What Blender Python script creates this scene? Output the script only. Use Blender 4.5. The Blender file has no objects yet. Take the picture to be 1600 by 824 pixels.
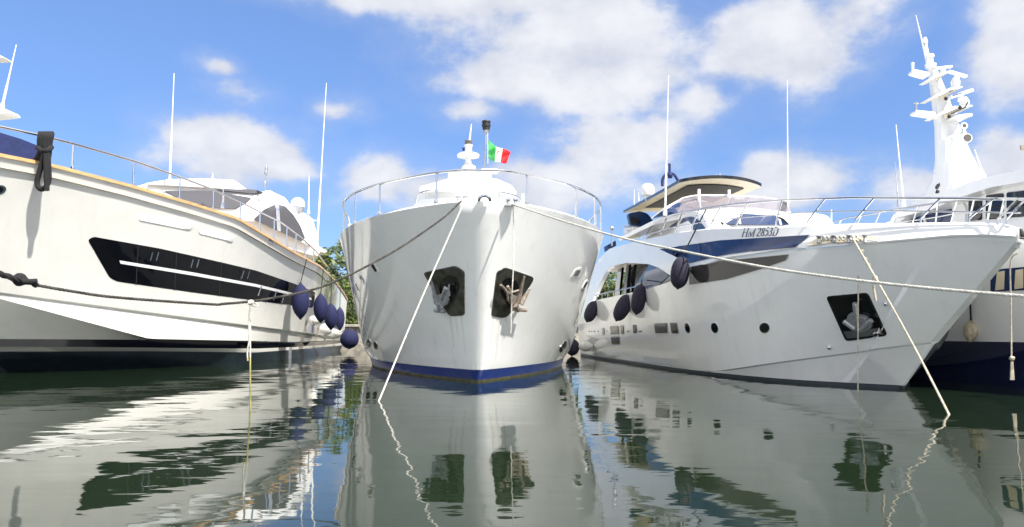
import bpy, bmesh, math, random
from mathutils import Vector, Matrix
from mathutils.bvhtree import BVHTree
from mathutils.geometry import delaunay_2d_cdt
random.seed(7)
S = bpy.context.scene
COL = S.collection

# ------------------------------------------------------------------ camera
F = 1155.0                      # focal length for a 1600 px wide frame
CZ = 1.15                       # camera height over the water
TH = math.atan((515 - 412) / F) # pitch up
cam_d = bpy.data.cameras.new('camera')
cam = bpy.data.objects.new('camera', cam_d); COL.objects.link(cam)
cam.location = (0, 0, CZ); cam.rotation_euler = (math.pi / 2 + TH, 0, 0)
cam_d.sensor_width = 36; cam_d.lens = 36 * F / 1600
cam_d.clip_start = 0.05; cam_d.clip_end = 6000
S.camera = cam

# ------------------------------------------------------------------ light
SUN = Vector((0.45, -0.42, 0.79)).normalized()
SUN_EL = math.asin(SUN.z); SUN_ROT = math.atan2(SUN.x, SUN.y)
sl = bpy.data.lights.new('sun', 'SUN'); sl.energy = 4.7; sl.angle = math.radians(0.5); sl.color = (1, 0.96, 0.89)
so = bpy.data.objects.new('sun', sl); COL.objects.link(so)
so.rotation_euler = SUN.to_track_quat('Z', 'Y').to_euler(); so.location = (20, -10, 30)

def ray(px, py):
    u = (px - 800) / F; v = (412 - py) / F
    return Vector((u, math.cos(TH) - v * math.sin(TH), math.sin(TH) + v * math.cos(TH)))
def at(px, py, Y):
    d = ray(px, py); t = Y / d.y
    return Vector((d.x * t, Y, CZ + d.z * t))
def water_pt(px, py):
    d = ray(px, py); t = -CZ / d.z
    return Vector((d.x * t, d.y * t, 0.0))
def project(p):
    x, y, z = p[0], p[1], p[2] - CZ
    f = y * math.cos(TH) + z * math.sin(TH); u = -y * math.sin(TH) + z * math.cos(TH)
    return 800 + F * x / f, 412 - F * u / f
def on_plane(px, py, P, N):
    d = ray(px, py); c = Vector((0, 0, CZ))
    return c + d * ((P - c).dot(N) / d.dot(N))
def interp(poly, x):
    if poly[0][0] > poly[-1][0]: poly = poly[::-1]
    if x <= poly[0][0]: i = 0
    elif x >= poly[-1][0]: i = len(poly) - 2
    else:
        i = 0
        while poly[i + 1][0] < x: i += 1
    (x0, y0), (x1, y1) = poly[i], poly[i + 1]
    return y0 + (y1 - y0) * (x - x0) / (x1 - x0)
def sinterp(poly, x):           # smooth (cubic) table lookup, for plan curves
    n = len(poly)
    if x <= poly[0][0]: return poly[0][1]
    if x >= poly[-1][0]: return poly[-1][1]
    i = 0
    while poly[i + 1][0] < x: i += 1
    def sl_(k):
        if k <= 0: return (poly[1][1] - poly[0][1]) / (poly[1][0] - poly[0][0])
        if k >= n - 1: return (poly[-1][1] - poly[-2][1]) / (poly[-1][0] - poly[-2][0])
        return (poly[k + 1][1] - poly[k - 1][1]) / (poly[k + 1][0] - poly[k - 1][0])
    h = poly[i + 1][0] - poly[i][0]; t = (x - poly[i][0]) / h
    a, b = poly[i][1], poly[i + 1][1]; ma, mb_ = sl_(i) * h, sl_(i + 1) * h
    return (2*t**3-3*t*t+1)*a + (t**3-2*t*t+t)*ma + (-2*t**3+3*t*t)*b + (t**3-t*t)*mb_

# ------------------------------------------------------------------ sky
W = bpy.data.worlds.new('World'); S.world = W; W.use_nodes = True
wt = W.node_tree; wt.nodes.clear()
class NT:
    def __init__(s, t): s.t = t
    def n(s, typ, **kw):
        nd = s.t.nodes.new(typ)
        for k, v in kw.items(): setattr(nd, k, v)
        return nd
    def put(s, sock, v):
        if isinstance(v, bpy.types.NodeSocket): s.t.links.new(v, sock)
        elif v is not None: sock.default_value = v
    def math(s, op, a, b=None, c=None, clamp=False):
        nd = s.n('ShaderNodeMath', operation=op, use_clamp=clamp)
        s.put(nd.inputs[0], a)
        if b is not None: s.put(nd.inputs[1], b)
        if c is not None: s.put(nd.inputs[2], c)
        return nd.outputs[0]
    def vm(s, op, a, b=None):
        nd = s.n('ShaderNodeVectorMath', operation=op)
        s.put(nd.inputs[0], a)
        if b is not None: s.put(nd.inputs[1], b)
        return nd.outputs['Value' if op in ('LENGTH', 'DOT_PRODUCT', 'DISTANCE') else 'Vector']
    def noise(s, vec, scale, detail=4, rough=0.5, dist=0):
        nd = s.n('ShaderNodeTexNoise'); s.put(nd.inputs['Vector'], vec)
        nd.inputs['Scale'].default_value = scale; nd.inputs['Detail'].default_value = detail
        nd.inputs['Roughness'].default_value = rough; nd.inputs['Distortion'].default_value = dist
        return nd.outputs['Fac']
    def remap(s, v, a, b, c=0.0, d=1.0, smooth=True):
        nd = s.n('ShaderNodeMapRange', interpolation_type='SMOOTHSTEP' if smooth else 'LINEAR')
        s.put(nd.inputs[0], v)
        for k, q in enumerate((a, b, c, d)): nd.inputs[k + 1].default_value = q
        return nd.outputs[0]
    def mix(s, f, a, b):
        nd = s.n('ShaderNodeMix', data_type='RGBA'); s.put(nd.inputs[0], f)
        s.put(nd.inputs[6], a); s.put(nd.inputs[7], b)
        return nd.outputs[2]
w = NT(wt)
SKY_STRENGTH = 0.13
sky = w.n('ShaderNodeTexSky', sky_type='NISHITA', sun_disc=False, sun_elevation=SUN_EL, sun_rotation=SUN_ROT,
          air_density=1.0, dust_density=0.1, ozone_density=3.0)
tc = w.n('ShaderNodeTexCoord').outputs['Generated']
dirv = w.vm('NORMALIZE', tc)
CLOUDS = [(600,-6,120,24,.8),(880,55,190,75,1),(790,110,95,48,.95),(950,130,120,50,1),(1080,165,75,35,.8),(820,0,230,36,.95),
          (1240,45,120,75,1),(1175,105,70,35,.85),(1310,30,48,55,.8),(960,230,115,50,.9),(1035,210,60,40,.9),(880,285,110,40,.9),
          (740,175,50,22,.7),(600,280,70,42,1),(660,292,80,34,.9),(375,240,115,46,1),(300,215,65,34,.85),(450,262,65,24,.9),
          (1240,285,95,40,1),(1208,262,44,26,1),(1575,95,62,55,1),(1610,30,60,80,1),(1590,262,75,46,.9),
          (395,148,40,16,.45),(515,172,32,14,.45),(350,103,24,10,.4),(1100,300,110,26,.5),(250,225,40,30,.45),(820,310,300,30,.5),(1440,300,120,30,.5)]
fld = None
for (px, py, rx, ry, k) in CLOUDS:
    c = ray(px, py).normalized()
    v = w.vm('MULTIPLY', w.vm('SUBTRACT', dirv, tuple(c)), (F / rx, F / rx, F / ry))
    g = w.math('MULTIPLY', w.math('SUBTRACT', 1.35, w.vm('LENGTH', v)), k)
    fld = g if fld is None else w.math('SMOOTH_MAX', fld, g, 0.25)
st = w.vm('MULTIPLY', dirv, (1, 1, 1.5))
nz = w.noise(st, 9.0, 9, 0.58)
nz2 = w.noise(st, 3.1, 8, 0.6)
d1 = w.math('ADD', fld, w.math('MULTIPLY', w.math('SUBTRACT', nz, 0.5), 2.5))
al1 = w.math('ADD', w.math('MULTIPLY', w.remap(d1, -0.6, 0.9), 0.3), w.math('MULTIPLY', w.remap(d1, 0.1, 0.75), 0.7))
sep = w.n('ShaderNodeSeparateXYZ'); wt.links.new(dirv, sep.inputs[0])
behind = w.remap(sep.outputs[1], 0.25, -0.2)
above = w.remap(sep.outputs[2], 0.42, 0.6)
al2 = w.math('MULTIPLY', w.remap(nz2, 0.36, 0.54), w.math('MAXIMUM', behind, above))  # unseen clouds behind and overhead, added thick for neutral fill light
alpha = w.math('MULTIPLY', w.math('MAXIMUM', al1, al2), 0.92)
shade = w.remap(w.math('ADD', w.noise(st, 14.0, 6, 0.55), w.math('MULTIPLY', d1, 0.22)), 0.40, 0.95)
ccol = w.mix(shade, (2.75, 2.85, 3.15, 1), (3.7, 3.7, 3.8, 1))
skyt = w.n('ShaderNodeMix', data_type='RGBA', blend_type='MULTIPLY'); skyt.inputs[0].default_value = 1
wt.links.new(sky.outputs[0], skyt.inputs[6]); wt.links.new(w.mix(w.remap(sep.outputs[2], 0.0, 0.42, smooth=False), (0.275, 0.35, 0.515, 1), (0.65, 0.71, 0.845, 1)), skyt.inputs[7])
ccol = w.mix(w.math('MAXIMUM', behind, above), ccol, (6.3, 6.15, 5.9, 1))  # out-of-view clouds made brighter and warmer to light the shaded hulls
bgm = w.mix(alpha, skyt.outputs[2], ccol)
bg = w.n('ShaderNodeBackground'); wt.links.new(bgm, bg.inputs[0]); bg.inputs[1].default_value = SKY_STRENGTH
wo = w.n('ShaderNodeOutputWorld'); wt.links.new(bg.outputs[0], wo.inputs[0])

S.view_settings.view_transform = 'Standard'; S.view_settings.look = 'None'
S.view_settings.exposure = 1.0; S.view_settings.gamma = 1; S.view_settings.use_curve_mapping = False
S.cycles.max_bounces = 8; S.cycles.glossy_bounces = 5; S.cycles.diffuse_bounces = 4
S.cycles.use_denoising = True
S.cycles.sample_clamp_indirect = 20.0
S.cycles.blur_glossy = 0.0

# ------------------------------------------------------------------ materials
MATS = {}
def mat(name, col, rough=0.5, metal=0.0, coat=0.0, var=0.0, vscale=3.0, bump=0.0, bscale=20.0, alpha=1.0, spec=0.5, stretch=(1,1,1), trans=0.0, streak=0.0):
    if name in MATS: return MATS[name]
    m = bpy.data.materials.new(name); m.use_nodes = True; t = NT(m.node_tree); b = m.node_tree.nodes['Principled BSDF']
    b.inputs['Roughness'].default_value = rough; b.inputs['Metallic'].default_value = metal
    b.inputs['Coat Weight'].default_value = coat; b.inputs['Coat Roughness'].default_value = 0.04
    b.inputs['Alpha'].default_value = alpha; b.inputs['Specular IOR Level'].default_value = spec
    b.inputs['Transmission Weight'].default_value = trans
    co = t.n('ShaderNodeTexCoord').outputs['Object']
    vec = t.vm('MULTIPLY', co, stretch)
    c = (*col, 1)
    if var > 0:
        nf = t.noise(vec, vscale, 6, 0.6)
        lo = tuple(max(0, q * (1 - var)) for q in col) + (1,); hi = tuple(min(1, q * (1 + var * 0.5)) for q in col) + (1,)
        cc = t.mix(t.remap(nf, 0.3, 0.7), lo, hi)
    else: cc = c
    if streak > 0:              # rain streaks and grime running down the topsides
        sv = t.vm('MULTIPLY', co, (3.2, 3.2, 0.22))
        sf = t.math('MULTIPLY', t.remap(t.noise(sv, 1.3, 7, 0.65), 0.52, 0.8), streak)
        cc = t.mix(sf, cc, (0.42, 0.38, 0.30, 1))
    t.put(b.inputs['Base Color'], cc)
    if bump > 0:
        bn = t.n('ShaderNodeBump'); bn.inputs['Strength'].default_value = 1; bn.inputs['Distance'].default_value = bump
        m.node_tree.links.new(t.noise(vec, bscale, 3, 0.5), bn.inputs['Height']); m.node_tree.links.new(bn.outputs[0], b.inputs['Normal'])
    MATS[name] = m
    return m
GEL = mat('gelcoat', (0.83, 0.83, 0.81), 0.16, coat=1.0, var=0.04, vscale=0.8, bump=0.02, bscale=0.55, streak=0.2)
GELC = mat('gelcoat_cream', (0.65, 0.638, 0.595), 0.18, coat=1.0, var=0.05, vscale=0.8, bump=0.016, bscale=0.5, streak=0.2)
WHITE = mat('white_paint', (0.74, 0.74, 0.73), 0.25, coat=0.3, var=0.03, vscale=2)
NAVY = mat('navy_gelcoat', (0.008, 0.012, 0.045), 0.12, coat=0.5, var=0.2, vscale=2, bump=0.01, bscale=0.6)
SCUM = mat('waterline_scum', (0.075, 0.07, 0.035), 0.6, var=0.6, vscale=6)
PORTSUN = mat('sunlit_port_white', (0.93, 0.93, 0.92), 0.3)  # sunlit floor of the freeing ports, its brightness put into the colour
BLUEBOOT = mat('blue_boot_top', (0.010, 0.03, 0.17), 0.3, coat=0.2, var=0.3, vscale=4, streak=0.1)
DARKBOOT = mat('dark_antifouling', (0.012, 0.02, 0.028), 0.35, var=0.35, vscale=3)
BLACK = mat('black_gloss', (0.004, 0.004, 0.005), 0.08, coat=0.5)
RUBBER = mat('black_rubber', (0.012, 0.012, 0.014), 0.6, var=0.3, vscale=20)
GLASSD = mat('dark_glass', (0.003, 0.0035, 0.005), 0.04, spec=0.45)
GLASSB = mat('blue_glass', (0.012, 0.03, 0.095), 0.04, spec=0.3)
GLASSG = mat('grey_glass', (0.05, 0.045, 0.043), 0.08, coat=0.5)
TINT = mat('tinted_screen', (0.22, 0.20, 0.24), 0.05, alpha=0.55, coat=0.3)
MESHC = mat('window_mesh_cover', (0.055, 0.055, 0.065), 0.75, var=0.15, vscale=60)
CHROME = mat('stainless_steel', (0.62, 0.62, 0.63), 0.16, metal=1.0, var=0.1, vscale=8)
PLATE = mat('worn_steel_plate', (0.16, 0.155, 0.13), 0.32, metal=0.9, var=0.5, vscale=3.5, bump=0.006, bscale=5)
GALV = mat('galvanised_steel', (0.42, 0.43, 0.45), 0.42, metal=0.75, var=0.3, vscale=18)
RUST = mat('rusty_steel', (0.31, 0.255, 0.205), 0.6, metal=0.4, var=0.45, vscale=9)
TEAK = mat('teak', (0.55, 0.33, 0.14), 0.4, coat=0.3, var=0.3, vscale=6, stretch=(1, 1, 6))
DECK = mat('deck_teak', (0.40, 0.30, 0.20), 0.6, var=0.2, vscale=6)
CREAM = mat('cream_headliner', (0.66, 0.58, 0.42), 0.35, var=0.08, vscale=2)
ROPEW = mat('white_rope', (0.56, 0.54, 0.48), 0.85, var=0.25, vscale=14)
ROPET = mat('tan_rope', (0.52, 0.46, 0.36), 0.85, var=0.35, vscale=12)
ROPED = mat('dark_rope', (0.007, 0.007, 0.008), 0.85, var=0.5, vscale=14)
ROPEG = mat('worn_grey_rope', (0.05, 0.046, 0.04), 0.85, var=0.75, vscale=9)
ROPEY = mat('weedy_rope', (0.34, 0.32, 0.12), 0.8, var=0.4, vscale=8)
FNAVY = mat('navy_fender_cover', (0.006, 0.009, 0.058), 0.85, var=0.3, vscale=9, bump=0.004, bscale=60)
FDARK = mat('dark_fender_cover', (0.016, 0.014, 0.032), 0.8, var=0.3, vscale=9, bump=0.004, bscale=60)
FWHITE = mat('white_fender', (0.60, 0.59, 0.55), 0.45, var=0.2, vscale=6)
FOLD = mat('weathered_fender', (0.50, 0.42, 0.28), 0.6, var=0.45, vscale=7)
CANVAS = mat('navy_canvas', (0.016, 0.028, 0.115), 0.8, var=0.25, vscale=5, bump=0.01, bscale=8)
AMBER = mat('amber_glass', (0.10, 0.075, 0.02), 0.05, coat=0.6)
LENS = mat('lamp_lens', (0.10, 0.09, 0.075), 0.15, coat=0.5)
INK = mat('dark_lettering', (0.05, 0.055, 0.07), 0.4)
STONE = mat('quay_stone', (0.36, 0.33, 0.28), 0.85, var=0.35, vscale=2.5, bump=0.03, bscale=6)
SOIL = mat('ground_soil', (0.10, 0.11, 0.05), 0.95, var=0.4, vscale=1.2)
BARK = mat('bark', (0.10, 0.075, 0.05), 0.9, var=0.4, vscale=10)
LEAF1 = mat('leaf_mid', (0.065, 0.10, 0.02), 0.55, var=0.35, vscale=1.5)
LEAF2 = mat('leaf_dark', (0.035, 0.065, 0.014), 0.55, var=0.35, vscale=1.5)
LEAF3 = mat('leaf_light', (0.115, 0.14, 0.025), 0.55, var=0.3, vscale=1.5)
FGREEN = mat('flag_green', (0.05, 0.42, 0.09), 0.8); FWH = mat('flag_white', (0.8, 0.78, 0.76), 0.8); FRED = mat('flag_red', (0.62, 0.02, 0.025), 0.8)
FCREST = mat('flag_crest', (0.36, 0.16, 0.06), 0.8, var=0.6, vscale=30)
BLUEMARK = mat('blue_mark', (0.02, 0.03, 0.2), 0.4)

# ------------------------------------------------------------------ mesh helpers
class MB:
    def __init__(s): s.v = []; s.f = []; s.m = []
    def add(s, v, f, m=0):
        o = len(s.v); s.v += [Vector(p) for p in v]; s.f += [tuple(i + o for i in q) for q in f]; s.m += [m] * len(f)
        return s
    def grid(s, rows, mats=None):
        n = len(rows[0]); v = [p for r in rows for p in r]
        for j in range(len(rows) - 1):
            pass
        o = len(s.v); s.v += [Vector(p) for p in v]
        for j in range(len(rows) - 1):
            for i in range(n - 1):
                s.f.append((o + j*n + i, o + j*n + i + 1, o + (j+1)*n + i + 1, o + (j+1)*n + i)); s.m.append(mats[j] if mats else 0)
        return s
    def tube(s, pts, r, n=8, m=0, cap=True):
        pts = [Vector(p) for p in pts]; rr = r if isinstance(r, (list, tuple)) else [r] * len(pts)
        t0 = (pts[1] - pts[0]).normalized()
        up = Vector((0, 0, 1)) if abs(t0.z) < 0.9 else Vector((1, 0, 0))
        x = t0.cross(up).normalized(); v = []; f = []
        for i, p in enumerate(pts):
            t = (pts[min(i+1, len(pts)-1)] - pts[max(i-1, 0)])
            t = t.normalized() if t.length > 1e-9 else t0
            x = (x - t * x.dot(t)); x = x.normalized() if x.length > 1e-6 else t.orthogonal().normalized()
            y = t.cross(x)
            for k in range(n):
                a = 2 * math.pi * k / n; v.append(p + (x * math.cos(a) + y * math.sin(a)) * rr[i])
        for i in range(len(pts) - 1):
            for k in range(n):
                f.append((i*n+k, i*n+(k+1) % n, (i+1)*n+(k+1) % n, (i+1)*n+k))
        if cap: f.append(tuple(range(n))[::-1]); f.append(tuple((len(pts)-1)*n + k for k in range(n)))
        return s.add(v, f, m)
    def lathe(s, prof, c, axis=(0, 0, 1), n=16, m=0, sq=(1, 1)):
        ax = Vector(axis).normalized(); x = ax.orthogonal().normalized(); y = ax.cross(x); c = Vector(c); v = []; f = []
        for (r, h) in prof:
            for k in range(n):
                a = 2*math.pi*k/n; v.append(c + ax*h + (x*math.cos(a)*sq[0] + y*math.sin(a)*sq[1])*max(r, 1e-4))
        for i in range(len(prof)-1):
            for k in range(n): f.append((i*n+k, i*n+(k+1) % n, (i+1)*n+(k+1) % n, (i+1)*n+k))
        f.append(tuple(range(n))[::-1]); f.append(tuple((len(prof)-1)*n+k for k in range(n)))
        return s.add(v, f, m)
    def ball(s, c, r, m=0, n=12, axis=(0, 0, 1), el=1.0):
        k = n // 2 + 2
        return s.lathe([(r*math.sin(math.pi*i/k), -r*el*math.cos(math.pi*i/k)) for i in range(k+1)], c, axis, n, m)
    def box(s, c, size, m=0, ax=None):
        c = Vector(c); X, Y, Z = ax if ax else (Vector((1,0,0)), Vector((0,1,0)), Vector((0,0,1)))
        hx, hy, hz = (q/2 for q in size); v = []
        for sx in (-1, 1):
            for sy in (-1, 1):
                for sz in (-1, 1): v.append(c + X*hx*sx + Y*hy*sy + Z*hz*sz)
        return s.add(v, [(0,1,3,2),(4,6,7,5),(0,4,5,1),(2,3,7,6),(0,2,6,4),(1,5,7,3)], m)
    def slab(s, poly, Yf, ext, m=0, step=8.0):
        """a panel seen as this outline: front face at depth Yf, given thickness by the vector ext"""
        v2, tri, nb = tess(poly, step)
        fn = Yf if callable(Yf) else (lambda px, py: Yf)
        fr = []
        for (x, y) in v2:
            q = fn(x, y); fr.append(q if isinstance(q, Vector) else at(x, y, q))
        n = len(fr); e = Vector(ext); bk = [p + e for p in fr]
        f = [t for t in tri] + [tuple(i + n for i in t[::-1]) for t in tri]
        edges = {}
        for t in tri:
            for a, b in ((t[0], t[1]), (t[1], t[2]), (t[2], t[0])): edges[(a, b)] = 1
        for (a, b) in list(edges):
            if (b, a) not in edges: f.append((b, a, a + n, b + n))
        return s.add(fr + bk, f, m)
def tess(poly, step):
    P = []
    for i in range(len(poly)):
        a = Vector(poly[i]); b = Vector(poly[(i+1) % len(poly)]); k = max(1, int((b-a).length / step))
        for j in range(k): P.append(a + (b-a) * (j/k))
    n = len(P); ed = [(i, (i+1) % n) for i in range(n)]
    x0, x1 = min(p.x for p in P), max(p.x for p in P); y0, y1 = min(p.y for p in P), max(p.y for p in P)
    pts = list(P)
    def inside(q):
        c = False
        for i in range(n):
            a, b = P[i], P[(i+1) % n]
            if (a.y > q.y) != (b.y > q.y) and q.x < (b.x-a.x)*(q.y-a.y)/(b.y-a.y)+a.x: c = not c
        return c
    def near(q): return min((q-p).length for p in P) < step*0.45
    y = y0 + step/2
    while y < y1:
        x = x0 + step/2
        while x < x1:
            q = Vector((x, y))
            if inside(q) and not near(q): pts.append(q)
            x += step
        y += step
    r = delaunay_2d_cdt(pts, ed, [tuple(range(n))], 1, 1e-4)
    tris = []
    for f in r[2]:
        a, b, c = (r[0][k] for k in f[:3])
        ar = (b.x-a.x)*(c.y-a.y)-(b.y-a.y)*(c.x-a.x)
        tris.append(tuple(f) if ar < 0 else tuple(f)[::-1])   # face the viewer
    return [(p.x, p.y) for p in r[0]], tris, n
def rounded(poly, r, k=4):
    out = []; n = len(poly)
    for i in range(n):
        p = Vector(poly[i]); a = Vector(poly[i-1]); b = Vector(poly[(i+1) % n])
        ra = min(r, (a-p).length*0.45); rb = min(r, (b-p).length*0.45)
        A = p + (a-p).normalized()*ra; B = p + (b-p).normalized()*rb
        for j in range(k+1):
            t = j/k; out.append(tuple(A*(1-t)**2 + p*2*t*(1-t) + B*t*t))
    return out
def oval(cx, cy, rx, ry, n=20, rot=0.0):
    o = []
    for k in range(n):
        a = 2*math.pi*k/n; x, y = rx*math.cos(a), ry*math.sin(a)
        o.append((cx + x*math.cos(rot) - y*math.sin(rot), cy + x*math.sin(rot) + y*math.cos(rot)))
    return o
def catmull(P, k=6):
    P = [Vector(p) for p in P]; out = []
    for i in range(len(P)-1):
        a = P[max(i-1, 0)]; b = P[i]; c = P[i+1]; d = P[min(i+2, len(P)-1)]
        for j in range(k):
            t = j/k
            out.append(0.5*((2*b)+(c-a)*t+(2*a-5*b+4*c-d)*t*t+(3*b-a-3*c+d)*t**3))
    out.append(P[-1]); return out

def root_loc(o):
    while o.parent: o = o.parent
    return o.location.copy()
def obj(name, mb, mats, parent=None, angle=30, bevel=0.0, loc=None, smooth=True, weld=False):
    me = bpy.data.meshes.new(name)
    base = root_loc(parent) if parent else (Vector(loc) if loc is not None else Vector())
    me.from_pydata([tuple(p - base) for p in mb.v], [], mb.f)
    for q in (mats if isinstance(mats, (list, tuple)) else [mats]): me.materials.append(q)
    me.polygons.foreach_set('material_index', mb.m); me.update()
    bm = bmesh.new(); bm.from_mesh(me); (weld and bmesh.ops.remove_doubles(bm, verts=bm.verts, dist=4e-4)); bmesh.ops.recalc_face_normals(bm, faces=bm.faces); bm.to_mesh(me); bm.free()
    if smooth:
        me.shade_smooth(); me.set_sharp_from_angle(angle=math.radians(angle))
    o = bpy.data.objects.new(name, me); COL.objects.link(o)
    if parent: o.parent = parent
    else: o.location = base
    if bevel:
        b = o.modifiers.new('bevel', 'BEVEL'); b.width = bevel; b.segments = 2; b.limit_method = 'ANGLE'; b.angle_limit = math.radians(40)
    return o
def tag(o, label, cat, group=None):
    o['label'] = label; o['category'] = cat
    if group: o['group'] = group
    return o
def thing(name, label, cat, loc, group=None):
    o = bpy.data.objects.new(name, None); COL.objects.link(o); o.location = loc; o.empty_display_size = 0.3
    return tag(o, label, cat, group)
def struct(name, mb, m, loc=None, **k):
    o = obj(name, mb, m, loc=loc, **k); o['kind'] = 'structure'; return o

# ---- boat frames: a = metres aft of the stem at the waterline, b = towards the side we see, z up
class Boat:
    def __init__(s, O, m, side):
        s.O = Vector((O[0], O[1], 0)); s.d = Vector((m, 1, 0)).normalized(); s.nv = Vector((s.d.y, -s.d.x, 0)) * side
    def W(s, a, b, z): return s.O + s.d*a + s.nv*b + Vector((0, 0, z))
    def L(s, p): q = Vector((p[0], p[1], 0)) - s.O; return q.dot(s.d), q.dot(s.nv)
    def zfit(s, a, b, poly):
        z = 1.5
        for _ in range(8):
            p = s.W(a, b, z); px, _y = project(p)
            z = at(px, interp(poly, px), p.y).z
        return z
    def plane(s, b): return s.W(0, b, 0), s.nv
    def side(s, b):              # unproject onto the vertical plane at offset b
        P, N = s.plane(b)
        return lambda px, py: on_plane(px, py, P, N)
def stations(a0, a1, n, p=1.8): return [a0 + (a1-a0)*(i/(n-1))**p for i in range(n)]
def lerp_rows(A, B, k, pf):
    """rows between upper A and lower B; pf(i) > 1 hollow flare, < 1 full"""
    out = []
    for j in range(1, k):
        t = j/k; row = []
        for i, (p, q) in enumerate(zip(A, B)):
            s = 1-t; e = pf(i/(len(A)-1))
            row.append((q[0]+(p[0]-q[0])*s, q[1]+(p[1]-q[1])*s**e, q[2]+(p[2]-q[2])*s))
        out.append(row)
    return out
def hull_mesh(bt, rows, mats, deck_row=0, deck_drop=0.0, deck_mat=0):
    mb = MB()
    R1 = [[bt.W(*p) for p in r] for r in rows]; R2 = [[bt.W(p[0], -p[1], p[2]) for p in r] for r in rows]
    mb.grid(R1, mats); mb.grid([r[::-1] for r in R2], mats)
    n = len(rows[0])
    mb.grid([[bt.W(p[0], p[1]-0.02, p[2]-deck_drop) for p in rows[deck_row]], [bt.W(p[0], -p[1]+0.02, p[2]-deck_drop) for p in rows[deck_row]]], [deck_mat])
    mb.grid([[r[-1] for r in R1], [r[-1] for r in R2]], [0])          # transom
    mb.grid([[R1[j][0], R2[j][0]] for j in range(len(rows))], mats)   # stem
    return mb
class Skin:
    """ray-cast target, to lay windows and fittings on a hull"""
    def __init__(s, mb): s.b = BVHTree.FromPolygons([tuple(p) for p in mb.v], mb.f)
    def hit(s, px, py, off=0.0):
        d = ray(px, py).normalized(); h = s.b.ray_cast(Vector((0, 0, CZ)), d)
        if h[0] is None: return None
        n = h[1] if h[1].dot(d) < 0 else -h[1]
        return h[0] + n*off
    def normal(s, px, py):
        d = ray(px, py).normalized(); h = s.b.ray_cast(Vector((0, 0, CZ)), d)
        return h[1] if h[1].dot(d) < 0 else -h[1]
    def patch(s, poly, off=0.006, step=5.0, mb=None, m=0, thick=0.004):
        v2, tri, n = tess(poly, step); d0 = None
        P = [s.hit(x, y, off) for x, y in v2]
        good = [i for i, p in enumerate(P) if p is not None]
        if not good: print('MISS', poly[:2]); return mb or MB()
        for i, p in enumerate(P):
            if p is None:
                k = min(good, key=lambda g: (v2[g][0]-v2[i][0])**2 + (v2[g][1]-v2[i][1])**2)
                P[i] = at(v2[i][0], v2[i][1], P[k].y)
        mb = mb or MB()
        nrm = s.normal(*v2[good[0]]) if good else Vector((0, -1, 0))
        o = len(P); e = -nrm*thick; f = list(tri); E = {}
        for t in tri:
            for a, b in ((t[0], t[1]), (t[1], t[2]), (t[2], t[0])): E[(a, b)] = 1
        for (a, b) in E:
            if (b, a) not in E: f.append((b, a, a+o, b+o))
        return mb.add(P + [p+e for p in P], f, m)
def ring(poly, w):
    cx = sum(p[0] for p in poly)/len(poly); cy = sum(p[1] for p in poly)/len(poly)
    return poly
def rope_mesh(path, r, lay=9.0, m=0, mb=None, seg=0.35):
    """three laid strands round the path"""
    mb = mb or MB(); path = [Vector(p) for p in path]
    L = [0]
    for a, b in zip(path, path[1:]): L.append(L[-1] + (b-a).length)
    n = max(8, int(L[-1] / (r*lay*seg/2))); n = min(n, 1400)
    P = []; j = 0
    for i in range(n+1):
        q = L[-1]*i/n
        while j < len(L)-2 and L[j+1] < q: j += 1
        P.append(path[j].lerp(path[j+1], (q-L[j])/max(1e-9, L[j+1]-L[j])))
    for k in range(3):
        pts = []
        t = (P[1]-P[0]).normalized(); x = t.orthogonal().normalized()
        for i, p in enumerate(P):
            t = (P[min(i+1, n)]-P[max(i-1, 0)]).normalized(); x = (x - t*x.dot(t)).normalized(); y = t.cross(x)
            a = 2*math.pi*(k/3 + (L[-1]*i/n)/(r*lay))
            pts.append(p + (x*math.cos(a)+y*math.sin(a))*r*0.5)
        mb.tube(pts, r*0.56, 6, m)
    return mb

# ================================================================== SETTING
def water_material():
    m = bpy.data.materials.new('harbour_water'); m.use_nodes = True; t = NT(m.node_tree); b = m.node_tree.nodes['Principled BSDF']
    b.inputs['Base Color'].default_value = (0.010, 0.019, 0.009, 1); b.inputs['Roughness'].default_value = 0.02
    b.inputs['IOR'].default_value = 1.6
    co = t.n('ShaderNodeTexCoord').outputs['Object']
    n1 = t.noise(t.vm('MULTIPLY', co, (0.55, 1.0, 1)), 1.05, 2, 0.4, 0.3)
    n2 = t.noise(t.vm('MULTIPLY', co, (0.6, 1.5, 1)), 3.6, 2, 0.5, 0.2)
    n3 = t.noise(co, 0.35, 2, 0.5)
    calm = t.remap(n3, 0.3, 0.7, 0.35, 1.0)
    h = t.math('MULTIPLY', t.math('ADD', t.math('MULTIPLY', n1, 0.017), t.math('MULTIPLY', n2, 0.0018)), calm)
    bn = t.n('ShaderNodeBump'); bn.inputs['Strength'].default_value = 1.0; bn.inputs['Distance'].default_value = 1.0
    # ripples too small to see roughen the surface, less and less towards grazing incidence
    lw_ = t.n('ShaderNodeLayerWeight'); lw_.inputs[0].default_value = 0.5
    t.put(b.inputs['Roughness'], t.remap(lw_.outputs['Facing'], 0.45, 0.72, 0.12, 0.02))
    m.node_tree.links.new(h, bn.inputs['Height']); m.node_tree.links.new(bn.outputs[0], b.inputs['Normal'])
    return m
mb = MB(); mb.add([(-2500, -2500, 0), (2500, -2500, 0), (2500, 2500, 0), (-2500, 2500, 0)], [(0, 1, 2, 3)])
struct('water', mb, water_material())
QY = 42.5
mb = MB(); mb.box((0, QY+3, 0.55), (160, 6, 1.5)); mb.box((0, QY+0.2, 1.36), (160.2, 0.8, 0.16))
struct('quay', mb, STONE, bevel=0.03)
mb = MB(); mb.add([(-900, QY+5.5, 1.33), (900, QY+5.5, 1.33), (900, 2400, 6), (-900, 2400, 6)], [(0, 1, 2, 3)])
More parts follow.
